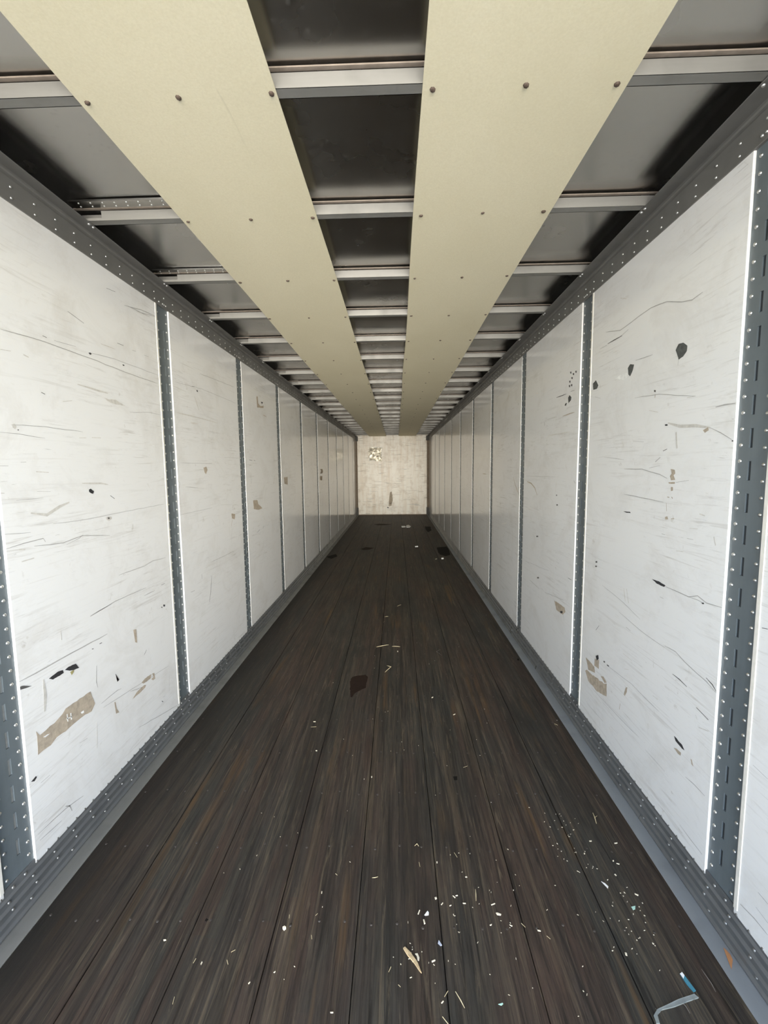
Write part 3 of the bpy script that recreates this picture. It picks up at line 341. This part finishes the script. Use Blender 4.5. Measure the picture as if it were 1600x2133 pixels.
M = {
    'panel': mat_panel(), 'wood': mat_wood(), 'roof': mat_roof(), 'liner': mat_liner(), 'front': mat_front(), 'foil_plate': mat_patch(),
    'post': mat_metal('grey_painted_steel', (0.128, 0.152, 0.164), (0.172, 0.20, 0.214), 0.38, 0.1, (40, 40, 2)),
    'rail': mat_metal('dull_extruded_aluminium', (0.095, 0.099, 0.10), (0.175, 0.181, 0.183), 0.34, 0.2),
    'ledge': mat_metal('worn_aluminium_lip', (0.17, 0.168, 0.152), (0.28, 0.275, 0.25), 0.48, 0.1),
    'ledge_smooth': mat_metal('flat_galvanised_lip', (0.25, 0.268, 0.275), (0.31, 0.326, 0.33), 0.40, 0.1),
    'top': mat_metal('dark_grey_rail', (0.15, 0.147, 0.137), (0.20, 0.195, 0.183), 0.42, 0.2),
    'bow': mat_metal('galvanised_steel', (0.175, 0.172, 0.158), (0.245, 0.24, 0.222), 0.5, 0.15, (2, 30, 30)),
    'bow_dark': plain('primed_bow_flange', (0.27, 0.225, 0.185), 0.5, 0.1),
    'rivet': plain('bright_rivet', (0.72, 0.72, 0.70), 0.28, 0.9, 0.08),
    'dull_rivet': plain('dull_rivet', (0.30, 0.30, 0.29), 0.38, 0.7, 0.15),
    'screw': plain('rusty_screw', (0.095, 0.068, 0.052), 0.65, 0.2, 0.35, 300),
    'floor_screw': plain('worn_floor_screw', (0.075, 0.065, 0.058), 0.5, 0.5, 0.3, 200),
    'bead': plain('cream_edge_bead', (0.78, 0.75, 0.68), 0.35, 0, 0.05),
    'slot_left': plain('lit_slot_backing', (0.34, 0.34, 0.32), 0.5), 'slot_right': plain('shaded_slot_backing', (0.035, 0.04, 0.045), 0.7),  # light and shade painted in: left slots as if lit, right ones shaded
    'backing': plain('dark_wall_core', (0.075, 0.072, 0.066), 0.8),
    'corner': plain('brown_corner_post', (0.13, 0.095, 0.06), 0.6, 0.1, 0.3, 12),
    'concrete': plain('sunlit_concrete_yard', (0.48, 0.44, 0.37), 0.9, 0, 0.12, 2),
    'asphalt': plain('sill', (0.2, 0.2, 0.2), 0.6),
    # marks on the walls
    'g': plain('grey_scratch', (0.40, 0.39, 0.37), 0.6), 'd': plain('dark_scratch', (0.10, 0.095, 0.09), 0.6),
    's': plain('faint_scuff', (0.60, 0.58, 0.535), 0.45, 0, 0.12, 60), 't': plain('bare_tan_fibre', (0.43, 0.365, 0.285), 0.7, 0, 0.2, 50),
    'k': plain('black_gouge', (0.03, 0.03, 0.032), 0.7), 'h': plain('torn_panel_core', (0.085, 0.09, 0.085), 0.75, 0, 0.35, 80),
    'w': plain('white_flake', (0.84, 0.84, 0.82), 0.4), 'o': plain('olive_smear', (0.36, 0.32, 0.14), 0.6),
    # floor
    'straw': plain('dry_straw', (0.62, 0.53, 0.33), 0.6), 'splinter': plain('split_pale_wood', (0.50, 0.38, 0.22), 0.7, 0, 0.3, 120),
    'chip': plain('pale_wood_chip', (0.72, 0.66, 0.52), 0.65), 'paper': plain('white_paper', (0.82, 0.82, 0.80), 0.7),
    'foilbit': plain('bluish_foil', (0.62, 0.68, 0.82), 0.35, 0.4), 'green': plain('pale_green_plastic', (0.40, 0.62, 0.54), 0.4),
    'blue': plain('blue_plastic', (0.05, 0.22, 0.30), 0.25), 'wrapm': plain('milky_stretch_wrap', (0.42, 0.47, 0.46), 0.25),
    'orange': plain('orange_paper', (0.52, 0.24, 0.10), 0.7), 'thread': plain('grey_thread', (0.30, 0.28, 0.25), 0.7),
    'stain_a': plain('dark_brown_stain', (0.021, 0.012, 0.008), 0.8, spec=0.15), 'stain_b': plain('black_stain', (0.011, 0.0095, 0.008), 0.8, spec=0.15),
    'stain_c': plain('brown_scrape', (0.024, 0.016, 0.012), 0.8, spec=0.15),
}

ORD = ['first','second','third','fourth','fifth','sixth','seventh','eighth','ninth','tenth','eleventh','twelfth','thirteenth','fourteenth','fifteenth','sixteenth','seventeenth','eighteenth','nineteenth','twentieth','twenty-first','twenty-second','twenty-third','twenty-fourth']

M['wrapm'].node_tree.nodes['Principled BSDF'].inputs['Alpha'].default_value = 0.5

# ------------------------------------------------------------------ outside: the yard the open doors look on
mb = MB(); mb.box(-60, 60, -90, 40, -1.35, -1.25)
obj('ground', mb, M['concrete'], kind='structure', label='pale concrete yard outside the open rear doors', cat='ground')

# ------------------------------------------------------------------ floor: base, eight boards, screws
mb = MB(); mb.box(XL - 0.06, XR + 0.06, Y0, Y1 + 0.06, -0.16, -0.03)
floor = obj('floor', mb, M['backing'], kind='structure', label='dark worn plank floor of the empty trailer', cat='floor')
SEAMS = [-1.300, -1.0015, -0.717, -0.435, -0.149, 0.141, 0.427, 0.722, 1.032]
boards = []
for i in range(8):
    mb = MB()
    g = 0.0014
    dz = (0.0, -0.0012, 0.0008, -0.0006, 0.0, 0.001, -0.0012, 0.0006)[i]
    mb.box(SEAMS[i] + g, SEAMS[i+1] - g, Y0, Y1, -0.03, dz)
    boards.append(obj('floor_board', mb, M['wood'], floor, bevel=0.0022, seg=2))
mb = MB()
y = 0.757
while y < Y1 - 0.1:
    for i in range(8):
        for k in range(3):
            x = SEAMS[i] + (0.05, 0.145, 0.235)[k] + random.uniform(-0.008, 0.008)
            if x < 1.0 and x > -1.27:
                mb.dome((x, y + random.uniform(-0.012, 0.012), 0.0), (0, 0, 1), 0.0055, 0.0022, 6)
    y += 0.3075
obj('floor_screws', mb, M['floor_screw'], floor, kind='stuff')

# ------------------------------------------------------------------ side walls
def dome_mesh(name, axis, r, h, mat, seg=8):
    mb = MB(); mb.dome((0, 0, 0), axis, r, h, seg); m = mb.mesh(name); m.materials.append(mat); return m
RIV = {1: dome_mesh('rivet', (-1, 0, 0), 0.0062, 0.0042, M['rivet']), -1: dome_mesh('rivet', (1, 0, 0), 0.0062, 0.0042, M['rivet'])}
RIVT = {1: dome_mesh('rivet', (-1, 0, 0), 0.0048, 0.0036, M['rivet']), -1: dome_mesh('rivet', (1, 0, 0), 0.0048, 0.0036, M['rivet'])}
RIVD = {1: dome_mesh('rivet', (-1, 0, 0), 0.0058, 0.0042, M['dull_rivet']), -1: dome_mesh('rivet', (1, 0, 0), 0.0058, 0.0042, M['dull_rivet'])}
def put(mesh, name, loc, parent):
    o = bpy.data.objects.new(name, mesh); COL.objects.link(o); o.location = loc; o.parent = parent; return o

N_POST = 11
PANELS = {}
for side, S in (('left', -1), ('right', 1)):
    X = XL if S < 0 else XR
    mb = MB(); mb.box(X + S*0.012, X + S*0.075, Y0, Y1 + 0.06, -0.1, ROOF + 0.03)
    wall = obj('wall_' + side, mb, M['backing'], kind='structure', cat='wall',
               label='white panelled %s side wall of the trailer with slotted grey posts' % side)
    # posts: a slotted steel strip with two columns of rivets
    for i in range(-1, N_POST):
        ya = POST_Y + i*POST_P - (0.016 if i < 2 else 0.008); yb = POST_Y + i*POST_P + POST_W
        XW = X; X = XW if i < 2 else XW - S*(PANEL - 0.0028)    # deeper set at the two posts whose panels stand proud
        za, zb = Z_B - 0.03, Z_T + 0.03
        yc = POST_Y + i*POST_P + POST_W/2 + 0.001; hw = 0.0065
        mb = MB(); t = 0.009
        mb.box(X, X + S*t, ya - 0.004, yc - hw, za, zb); mb.box(X, X + S*t, yc + hw, yb + 0.004, za, zb)
        zs = [Z_B + 0.10 + k*0.1007 for k in range(22)]
        prev = za
        for zc in zs:
            mb.box(X, X + S*t, yc - hw, yc + hw, prev, zc - 0.030); prev = zc + 0.030
        mb.box(X, X + S*t, yc - hw, yc + hw, prev, zb)
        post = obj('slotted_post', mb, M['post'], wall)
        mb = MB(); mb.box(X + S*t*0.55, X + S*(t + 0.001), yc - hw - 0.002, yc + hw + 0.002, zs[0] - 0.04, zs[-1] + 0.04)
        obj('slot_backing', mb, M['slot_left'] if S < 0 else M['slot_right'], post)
        rows = []
        for k in range(47):
            z = Z_B + 0.022 + k*0.0502
            if z > Z_T - 0.02: break
            rows.append((ya + 0.022, z)); rows.append((yb - 0.019, z + 0.012))
        if i == 0:
            for (yy, z) in rows: put(RIV[S], 'rivet', (X, yy, z), post)
        else:
            mb = MB()
            for (yy, z) in rows: mb.dome((X, yy, z), (-S, 0, 0), 0.0056, 0.0038, 8 if i < 3 else 6)
            obj('rivets', mb, M['rivet'], post, kind='stuff')
        X = XW
    # panels between the posts
    XP = X - S*PANEL
    lst = []
    for i in range(-2, N_POST):
        ya = Y0 if i == -2 else POST_Y + i*POST_P + POST_W
        yb = POST_Y + (i+1)*POST_P - (0.016 if i < 1 else 0.006) if i < N_POST - 1 else Y1
        mb = MB(); mb.box(XP, X + S*0.014, ya, yb, Z_B - 0.02, Z_T + 0.03)
        p = obj('wall_panel', mb, M['panel'], wall, bevel=0.0025 if i < 1 else 0.0012, seg=2)
        lst.append((ya, yb, p))
        if i < 1:
            mb = MB(); mb.box(XP - S*0.0022, XP + S*0.001, yb - 0.016, yb - 0.001, Z_B, Z_T)
            obj('edge_bead', mb, M['bead'], p, bevel=0.001)
    PANELS[S] = (XP, lst)

# ------------------------------------------------------------------ scratches, gouges and peeled spots
MARK_NAME = {'g': 'scratch', 'd': 'scratch', 's': 'scuff', 't': 'peeled_patch', 'k': 'gouge', 'h': 'torn_hole', 'w': 'paint_flake', 'o': 'smear'}
def ribbon(pts, w):
    # an outline around a polyline, tapering at both ends
    n = len(pts); L = []; R = []
    for i, (a, b) in enumerate(pts):
        p = pts[max(0, i-1)]; q = pts[min(n-1, i+1)]
        dx, dy = q[0]-p[0], q[1]-p[1]; d = math.hypot(dx, dy) or 1
        ww = w/2 * (0.45 if i in (0, n-1) else 1.0)
        L.append((a - dy/d*ww, b + dx/d*ww)); R.append((a + dy/d*ww, b - dx/d*ww))
    return L + R[::-1]
def subdiv(pts, step, jit):
    out = [pts[0]]
    for (a, b), (c, d) in zip(pts, pts[1:]):
        n = max(1, int(math.hypot(c-a, d-b)/step))
        for k in range(1, n+1):
            u = k/n; j = jit if k < n else 0
            out.append((a+(c-a)*u + random.uniform(-j, j), b+(d-b)*u + random.uniform(-j, j)))
    return out
def ragged(pts, step, jit):
    return subdiv(pts + [pts[0]], step, jit)[:-1]
lift = 0
for side, kind, w, pts in MARKS:
    S = -1 if side == 'L' else 1
    XP, lst = PANELS[S]
    cy = sum(p[0] for p in pts)/len(pts)
    hit = [q for q in lst if q[0] <= cy <= q[1]]
    if not hit: continue
    ya, yb, panel = hit[0]
    pts = [(min(max(a, ya + 0.003), yb - 0.014), b) for a, b in pts]
    size = max(max(p[0] for p in pts) - min(p[0] for p in pts), max(p[1] for p in pts) - min(p[1] for p in pts))
    lift = 0.0003 + {'s': 0, 'g': 0.0002, 't': 0.0003, 'd': 0.0004, 'h': 0.0003, 'k': 0.0005, 'o': 0.0006, 'w': 0.0007}[kind]
    if w:
        out = ribbon(subdiv(pts, 0.05, 0.0015), w*0.001)
    else:
        out = ragged(pts, max(0.008, size*0.06), max(0.0006, size*0.010))
    mb = MB(); mb.slab(out, lift, 0.0002, lambda a, b, h, XP=XP, S=S: (XP - S*h, a, b))
    obj(MARK_NAME[kind], mb, M[kind], panel)

# ------------------------------------------------------------------ bottom rails: ribbed extrusion, flat lip on the floor, three rivet rows
for side, S in (('left', -1), ('right', 1)):
    X = XL if S < 0 else XR
    e = 0.0768; r = 0.0135       # lip edge and foot of the riser, measured from the wall
    P = lambda d, z: (X - S*d, z)
    prof = [P(-0.008, -0.02), P(r, -0.02), P(r, 0.004), P(r + 0.006, 0.008), P(r + 0.0065, 0.014), P(r - 0.001, 0.022),
            P(r - 0.002, 0.040), P(r + 0.0045, 0.0415), P(r + 0.005, 0.046), P(r - 0.003, 0.054), P(r - 0.004, 0.076), P(r + 0.003, 0.0775), P(r + 0.0035, 0.082),
            P(r - 0.0045, 0.090), P(r - 0.006, 0.112), P(r + 0.0005, 0.1135), P(r + 0.001, 0.118), P(r - 0.006, 0.125), P(r - 0.008, 0.148), P(r - 0.0095, 0.1526), P(-0.008, 0.1526)]
    mb = MB(); mb.prism_y(prof, Y0, Y1)
    base = obj('baseboard_' + side, mb, M['rail'], kind='structure', cat='rail',
               label='ribbed grey aluminium kick rail along the foot of the %s wall' % side)
    mb = MB(); mb.box(X - S*e, X - S*(r - 0.002), Y0, Y1, -0.012, 0.0045)
    obj('floor_lip', mb, M['ledge'] if S < 0 else M['ledge_smooth'], base, bevel=0.001)
    rest = MB()
    for z, d, pitch, ph in ((0.137, r - 0.0068, 0.0502, 0.0), (0.101, r - 0.0052, 0.1016, 0.02), (0.065, r - 0.0034, 0.1016, 0.03), (0.032, r - 0.0014, 0.2032, 0.0)):
        y = 0.6 + ph
        while y < Y1 - 0.05:
            if y < 2.9 and z > 0.05: put(RIVD[S], 'rivet', (X - S*d, y, z), base)
            else: rest.dome((X - S*d, y, z), (-S, 0, 0), 0.0058, 0.0042, 6)
            y += pitch
    obj('rivets', rest, M['dull_rivet'], base, kind='stuff')

# ------------------------------------------------------------------ top rails: riveted band and flat shelf that carries the bows
BOWS = [1.341 + 0.61*i for i in range(22)]
for n, side, S in ((1, 'left', -1), (2, 'right', 1)):
    X = XL if S < 0 else XR
    lip = 0.062 if S < 0 else 0.070
    P = lambda d, z: (X - S*d, z)
    prof = [P(-0.012, 2.522), P(0.010, 2.522), P(0.0115, 2.524), P(0.0115, 2.606), P(0.010, 2.612), P(0.0055, 2.614), P(0.0055, 2.624), P(0.008, 2.630), P(0.014, 2.6325), P(lip, 2.6325), P(lip + 0.0015, 2.634), P(lip, 2.6365), P(-0.012, 2.6365)]
    mb = MB(); mb.prism_y(prof, Y0, Y1)
    rail = obj('trim_%d' % n, mb, M['top'], kind='structure', cat='rail',
               label='dark grey riveted top rail running along the head of the %s wall' % side)
    rest = MB()
    y = 0.386 if S > 0 else 0.384
    while y < Y1 - 0.05:
        for z in (2.541, 2.578):
            if y < 4.0: put(RIVT[S], 'rivet', (X - S*0.0115, y, z), rail)
            else: rest.dome((X - S*0.0115, y, z), (-S, 0, 0), 0.0048, 0.0036, 6)
        y += 0.1016
    for i in range(N_POST):                                # tighter rivets where a post meets the rail
        for dy in (0.01, 0.05, 0.085): rest.dome((X - S*0.0115, POST_Y + i*POST_P + dy, 2.541), (-S, 0, 0), 0.0058, 0.0042, 6)
    for yb in BOWS:
        for dy in (-0.006, 0.020): rest.dome((X - S*(lip - 0.009), yb + dy, 2.6325), (0, 0, -1), 0.0062, 0.005, 8)
    obj('rivets', rest, M['rivet'], rail, kind='stuff')

# ------------------------------------------------------------------ front wall at the far end
mb = MB(); mb.box(XL - 0.06, XR + 0.06, Y1, Y1 + 0.06, -0.03, ROOF + 0.03)
front = obj('wall_back', mb, M['front'], kind='structure', cat='wall', label='scuffed cream front wall closing the far end of the trailer')
mb = MB()
out = ragged([(-0.92, 1.815), (-0.48, 1.807), (-0.475, 2.28), (-0.915, 2.288)], 0.05, 0.012)
mb.slab(out, 0.0, 0.012, lambda a, b, h: (a, Y1 - h, b))
pl = obj('foil_plate', mb, M['foil_plate'], front, label='crumpled shiny metal patch plate', bevel=0.003)
for (x0, x1, z0, z1) in ((-0.90, -0.49, 2.262, 2.282), (-0.498, -0.48, 1.95, 2.27), (-0.91, -0.70, 1.815, 1.835), (-0.915, -0.895, 1.82, 1.93)):
    mb = MB(); mb.box(x0, x1, Y1 - 0.017, Y1 - 0.011, z0, z1); obj('tape_edge', mb, M['w'], pl)
mb = MB(); mb.slab(ragged([(-0.27, 0.30), (-0.17, 0.32), (-0.13, 0.55), (-0.16, 0.80), (-0.22, 0.78), (-0.25, 0.55)], 0.06, 0.012), 0.0004, 0.0003, lambda a, b, h: (a, Y1 - h, b))
obj('rust_stain', mb, M['t'], front)
mb = MB(); mb.slab(ragged([(-0.33, 0.245), (-0.27, 0.24), (-0.265, 0.27), (-0.32, 0.275)], 0.02, 0.004), 0.0004, 0.0003, lambda a, b, h: (a, Y1 - h, b))
obj('gouge', mb, M['k'], front)
for k in range(26):
    x = random.uniform(-1.2, 0.9); z = random.uniform(0.15, 2.3); L = random.uniform(0.05, 0.4); q = random.uniform(-0.1, 0.1)
    mb = MB(); mb.slab(ribbon([(x, z), (x + L/2, z + q*L), (x + L, z + q*L*0.4)], random.uniform(0.006, 0.016)), 0.0004, 0.0003, lambda a, b, h: (min(a, 0.99), Y1 - h, b))
    obj('scratch', mb, M['g'] if k % 3 else M['t'], front)
for n, (x0, x1) in ((3, (XL - 0.01, -1.300)), (4, (1.012, XR + 0.01))):
    mb = MB(); mb.box(x0, x1, Y1 - 0.09, Y1 + 0.005, 0, 2.60)
    tr = obj('trim_%d' % n, mb, M['corner'], kind='structure', cat='corner post', label='dark brown corner post at the %s end of the front wall' % ('left' if n == 3 else 'right'), bevel=0.008)
    mb = MB(); mb.box(x0 - (0 if n == 3 else 0.03), x1 + (0.03 if n == 3 else 0), Y1 - 0.11, Y1 - 0.085, 2.47, 2.63); obj('bracket', mb, M['backing'], tr, bevel=0.006)
    mb = MB(); mb.box(x0 - (0 if n == 3 else 0.02), x1 + (0.02 if n == 3 else 0), Y1 - 0.11, Y1 - 0.085, 0.0, 0.27); obj('bracket', mb, M['backing'], tr, bevel=0.006)
mb = MB(); mb.box(-1.30, 1.012, Y1 - 0.02, Y1 + 0.002, 0.001, 0.03)
obj('baseboard_back', mb, M['corner'], kind='structure', cat='rail', label='low dark strip along the foot of the front wall')

# ------------------------------------------------------------------ roof skin
mb = MB()
nx, ny = 14, 150
vs = []; fs = []
for j in range(ny + 1):
    for i in range(nx + 1):
        x = XL - 0.02 + (XR - XL + 0.04)*i/nx; y = Y0 + (Y1 + 0.03 - Y0)*j/ny
        sag = 0.0
        u = (y - BOWS[0])/0.61; f = u - math.floor(u); b = int(math.floor(u))
        sag += 0.0035*math.sin(math.pi*f)*math.sin(b*2.3 + i*0.55)
        if y > 4.4: sag += 0.006*math.sin(math.pi*f)*math.cos(b*1.7 + x*2.0)
        vs.append((x, y, ROOF + 0.0035 + sag if abs(f) > 1e-6 else ROOF + 0.0035))
for j in range(ny):
    for i in range(nx):
        a = j*(nx+1) + i; fs.append((a, a + nx + 1, a + nx + 2, a + 1))
mb.add(vs, fs, True)
me = mb.mesh('ceiling'); me.materials.append(M['roof'])
ceil = bpy.data.objects.new('ceiling', me); COL.objects.link(ceil)
tag(ceil, 'dull grey aluminium roof skin above the bows', 'roof', None, 'structure')
so = ceil.modifiers.new('thick', 'SOLIDIFY'); so.thickness = 0.02; so.offset = -1
# riveted lap joints next to two bows on the left
for k, dy in ((1, -0.035), (2, -0.02)):
    mb = MB(); mb.box(-1.335, -0.60, BOWS[k] + dy - 0.05, BOWS[k] + dy, ROOF - 0.006, ROOF)
    lap = obj('lap_joint', mb, M['roof'], ceil)
    rv = MB()
    for q in range(14):
        for rr in (0.012, 0.036): rv.dome((-1.31 + q*0.05 + rr*0.3, BOWS[k] + dy - rr, ROOF - 0.006), (0, 0, -1), 0.004, 0.003, 6)
    obj('rivets', rv, M['rivet'], lap, kind='stuff')

# ------------------------------------------------------------------ roof bows
for i, yb in enumerate(BOWS):
    mb = MB()
    xa, xb = XL + 0.010, XR - 0.010
    t = 0.0022; z0 = BOW_Z; z1 = ROOF - 0.003
    n0, n1 = yb - 0.020, yb + 0.016      # bottom flat, near and far edge
    m0, m1 = n0 - 0.004, n1 + 0.004      # webs lean outwards a little
    xn = xa if i == 0 else -1.228 + random.uniform(-0.012, 0.012)
    bow = empty('roof_bow', (0, yb, BOW_Z), group='roof bows under the roof skin', cat='roof bow',
                label='galvanised roof bow crossing the ceiling, %s counted from the camera' % ORD[i])
    mb.prism_x([(n0, z0), (n1, z0), (n1, z0 + t), (n0, z0 + t)], xa, xb)
    own(obj('bottom_flat', mb, M['bow'], bow), bow)
    mb = MB()
    if i: mb.prism_x([(n0, z0), (n0 + t, z0), (n0 + t - 0.001, z0 + 0.010), (n0 - 0.001, z0 + 0.010)], xa, xn)
    mb.prism_x([(n0, z0), (n0 + t, z0), (m0 + t, z1 - 0.008), (m0, z1 - 0.008)], xn, xb)
    own(obj('near_web', mb, M['bow'], bow), bow)
    mb = MB()
    mb.prism_x([(n1 - t, z0), (n1, z0), (m1, z1), (m1 - t, z1)], xa, xb)
    mb.prism_x([(m1 - t, z1 - t), (m1 + 0.014, z1 - t), (m1 + 0.014, z1), (m1 - t, z1)], xa, xb)
    own(obj('far_web', mb, M['bow'], bow), bow)
    mb = MB()
    mb.prism_x([(m0 - 0.011, z1 - 0.004), (m0 + t, z1 - 0.004), (m0 + t, z1), (m0 - 0.011, z1)], xa, xb)
    own(obj('top_flange', mb, M['bow_dark'], bow, label='brownish sealed top flange'), bow)

# ------------------------------------------------------------------ two cream liner strips screwed under the bows
for nm, x0, x1, cols in (('left', -0.897, -0.327, (-0.88, -0.606, -0.346)), ('right', 0.081, 0.646, (0.106, 0.370, 0.622))):
    mb = MB()
    n = 120; vs = []; fs = []
    for j in range(n + 1):
        y = Y0 + (Y1 - 0.004 - Y0)*j/n
        w0 = 0.004*math.sin(y*2.1 + x0*5) ; w1 = 0.003*math.sin(y*1.7 + x1*9)
        q = 0.0
        for (xx, zz) in ((x0 + w0, STRIP_Z), (x1 + w1, STRIP_Z), (x1 + w1, STRIP_Z + 0.0035), (x0 + w0, STRIP_Z + 0.0035)):
            vs.append((xx, y, zz + q))
    for j in range(n):
        for k in range(4):
            a = j*4 + k; b = j*4 + (k+1) % 4
            fs.append((a, b, b + 4, a + 4))
    fs += [(3, 2, 1, 0), (n*4, n*4+1, n*4+2, n*4+3)]
    mb.add(vs, fs)
    strip = obj('ceiling_strip', mb, M['liner'], cat='ceiling strip', group='liner strips under the roof bows',
                label='long cream liner strip screwed under the roof bows, %s of the two' % nm)
    sm = None
    for i, yb in enumerate(BOWS):
        for c in cols:
            if sm is None:
                q = MB(); q.dome((0, 0, 0), (0, 0, -1), 0.0088, 0.005, 7); sm = q.mesh('screw'); sm.materials.append(M['screw'])
            o = put(sm, 'screw', (c + random.uniform(-0.006, 0.006), yb - 0.004 + random.uniform(-0.006, 0.006), STRIP_Z), strip)
            s = random.uniform(0.85, 1.25); o.scale = (s, random.uniform(0.8, 1.0)*s, 1); o.rotation_euler = (0, 0, random.uniform(0, 3))

# ------------------------------------------------------------------ stains in the boards
for kind, pts in STAINS:
    cx = sum(p[0] for p in pts)/len(pts)
    bi = max(0, min(7, sum(1 for s in SEAMS[1:8] if cx > s)))
    size = max(max(p[0] for p in pts) - min(p[0] for p in pts), max(p[1] for p in pts) - min(p[1] for p in pts))
    out = ragged(pts, max(0.006, size*0.05), size*0.010)
    mb = MB(); mb.slab(out, 0.0012, 0.0002, lambda a, b, h: (a, b, h))
    obj('stain' if kind != 'k' else 'hole', mb, M['stain_b'] if kind in 'bk' else M['stain_' + kind], boards[bi])

# ------------------------------------------------------------------ litter on the floor
def where(x):
    if x > 1.015: return None
    b = max(0, min(7, sum(1 for s in SEAMS[1:8] if x > s)))
    return b
KIND = {'straw': ('straw_stalk', 'thin dry straw stalk', 'straw', 'straw'), 'chip': ('wood_chip', 'small pale wood chip', 'wood chip', 'chip'),
        'greenbit': ('plastic_scrap', 'pale green plastic scrap', 'scrap', 'green'), 'paperbit': ('paper_scrap', 'small pale torn paper scrap', 'scrap', 'paper'),
        'thread': ('thread', 'fine grey thread', 'thread', 'thread'), 'paper': ('paper_scrap', 'white crumpled paper scrap', 'paper', 'paper')}
UNIQ = {'splinter_big': ('wood_splinter', 'largest pale wood splinter, split along its grain, near the camera', 'splinter', 'splinter'),
        'foil': ('foil_scrap', 'shiny bluish foil scrap on the bare boards', 'scrap', 'foilbit'),
        'bluestrip': ('plastic_strip', 'blue plastic strip with a white end beside the stretch wrap', 'plastic strip', 'blue'),
        'wrap': ('stretch_wrap', 'curved milky piece of stretch wrap lying on the boards', 'plastic wrap', 'wrapm'),
        'orange': ('paper_strip', 'orange pointed strip lying on the right floor lip', 'strip', 'orange'),
        'block': ('wood_cube', 'tiny pale cube shaped wood offcut on the left boards', 'wood chip', 'chip')}
byb = {}
for rec in DEBRIS:
    kind, w, pts = rec
    cx = sum(p[0] for p in pts)/len(pts); cy = sum(p[1] for p in pts)/len(pts)
    if kind in KIND: byb.setdefault((KIND[kind][1], where(cx)), []).append((cy, rec))
rank = {}
for key, lst in byb.items():
    lst.sort(key=lambda q: q[0])
    for n, (cy, rec) in enumerate(lst): rank[id(rec)] = (n, len(lst))
for rec in DEBRIS:
    kind, w, pts = rec
    cx = sum(p[0] for p in pts)/len(pts); cy = sum(p[1] for p in pts)/len(pts)
    b = where(cx)
    name, desc, cat, mk = KIND.get(kind) or UNIQ[kind]
    if kind in KIND:
        n, tot = rank[id(rec)]
        place = 'on the %s floor board from the left' % ORD[b] if b is not None else 'on the right floor lip'
        order = '' if tot == 1 else (', nearest the camera' if n == 0 else ', %s nearest the camera' % ORD[n])
        label = desc + ' ' + place + order
        grp = {'straw': 'straw stalks on the floor', 'chip': 'wood chips on the floor', 'thread': 'threads on the floor'}.get(kind, 'paper and plastic scraps on the floor')
    else:
        label = desc; grp = None
    base = 0.0006 if b is not None else 0.005
    mb = MB()
    fn = lambda a, b2, h: (a - cx, b2 - cy, h)
    if w:      # stalk: a thin four sided tube that rises a little in the middle
        rr = {'straw': 0.0016, 'thread': 0.0007}[kind] * max(1.0, w/7.0)
        p = subdiv(pts, 0.02, 0.0008); n = len(p)
        vs = []; fs = []
        for i, (a, c) in enumerate(p):
            q = p[max(0, i-1)]; r = p[min(n-1, i+1)]
            dx, dy = r[0]-q[0], r[1]-q[1]; d = math.hypot(dx, dy) or 1
            nx_, ny_ = -dy/d, dx/d
            z = base + rr + 0.002*math.sin(math.pi*i/max(1, n-1))
            k = 0.5 if i in (0, n-1) else 1
            for (s_, u_) in ((1, 0), (0, 1), (-1, 0), (0, -1)):
                vs.append((a - cx + nx_*s_*rr*k, c - cy + ny_*s_*rr*k, z + u_*rr*0.8*k))
        for i in range(n-1):
            for k in range(4):
                fs.append((i*4+k, i*4+(k+1) % 4, i*4+4+(k+1) % 4, i*4+4+k))
        fs += [(3, 2, 1, 0), tuple(4*(n-1)+k for k in range(4))]
        mb.add(vs, fs)
    else:
        th = {'splinter_big': 0.005, 'block': 0.010, 'chip': 0.0022, 'bluestrip': 0.003, 'wrap': 0.0035, 'paper': 0.012}.get(kind, 0.0015)
        mb.slab(pts, base, th, fn)
    o = obj(name, mb, M[mk], label=label, cat=cat, group=grp, bevel=(0.0005 if not w and kind in ('chip', 'splinter_big', 'block') else 0))
    o.location = (cx, cy, 0)
    if kind == 'bluestrip':
        q = MB(); q.slab([pts[0], pts[1], ((pts[1][0]+pts[2][0])/2, (pts[1][1]+pts[2][1])/2), ((pts[0][0]+pts[5][0])/2, (pts[0][1]+pts[5][1])/2)], 0.0036, 0.0006, fn)
        obj('white_end', q, M['paper'], o, label='white end of the strip')
# crumbs nobody could count
mb = MB()
spots = [(0.72, 1.74, 0.10, 34), (0.30, 1.42, 0.16, 22), (0.03, 1.28, 0.06, 16), (0.80, 1.38, 0.09, 34), (-0.1, 1.9, 0.6, 26), (0.2, 3.0, 0.8, 22), (0.5, 1.5, 0.3, 22)]
for (sx, sy, sr, n) in spots:
    for k in range(n):
        x = random.gauss(sx, sr*0.5); y = random.gauss(sy, sr)
        if not (-1.25 < x < 1.0 and y > 0.7): continue
        L = random.uniform(0.0010, 0.0034); W = random.uniform(0.0006, 0.0012); a = random.uniform(0, math.pi)
        ca, sa = math.cos(a), math.sin(a)
        q = [(x + ca*u - sa*v, y + sa*u + ca*v) for u, v in ((-L, -W), (L, -W), (L*0.8, W), (-L, W))]
        mb.slab(q, 0.0006, 0.0012, lambda a_, b_, h: (a_, b_, h))
obj('wood_crumbs', mb, M['chip'], kind='stuff', label='tiny pale wood crumbs scattered over the dark boards', cat='crumbs')
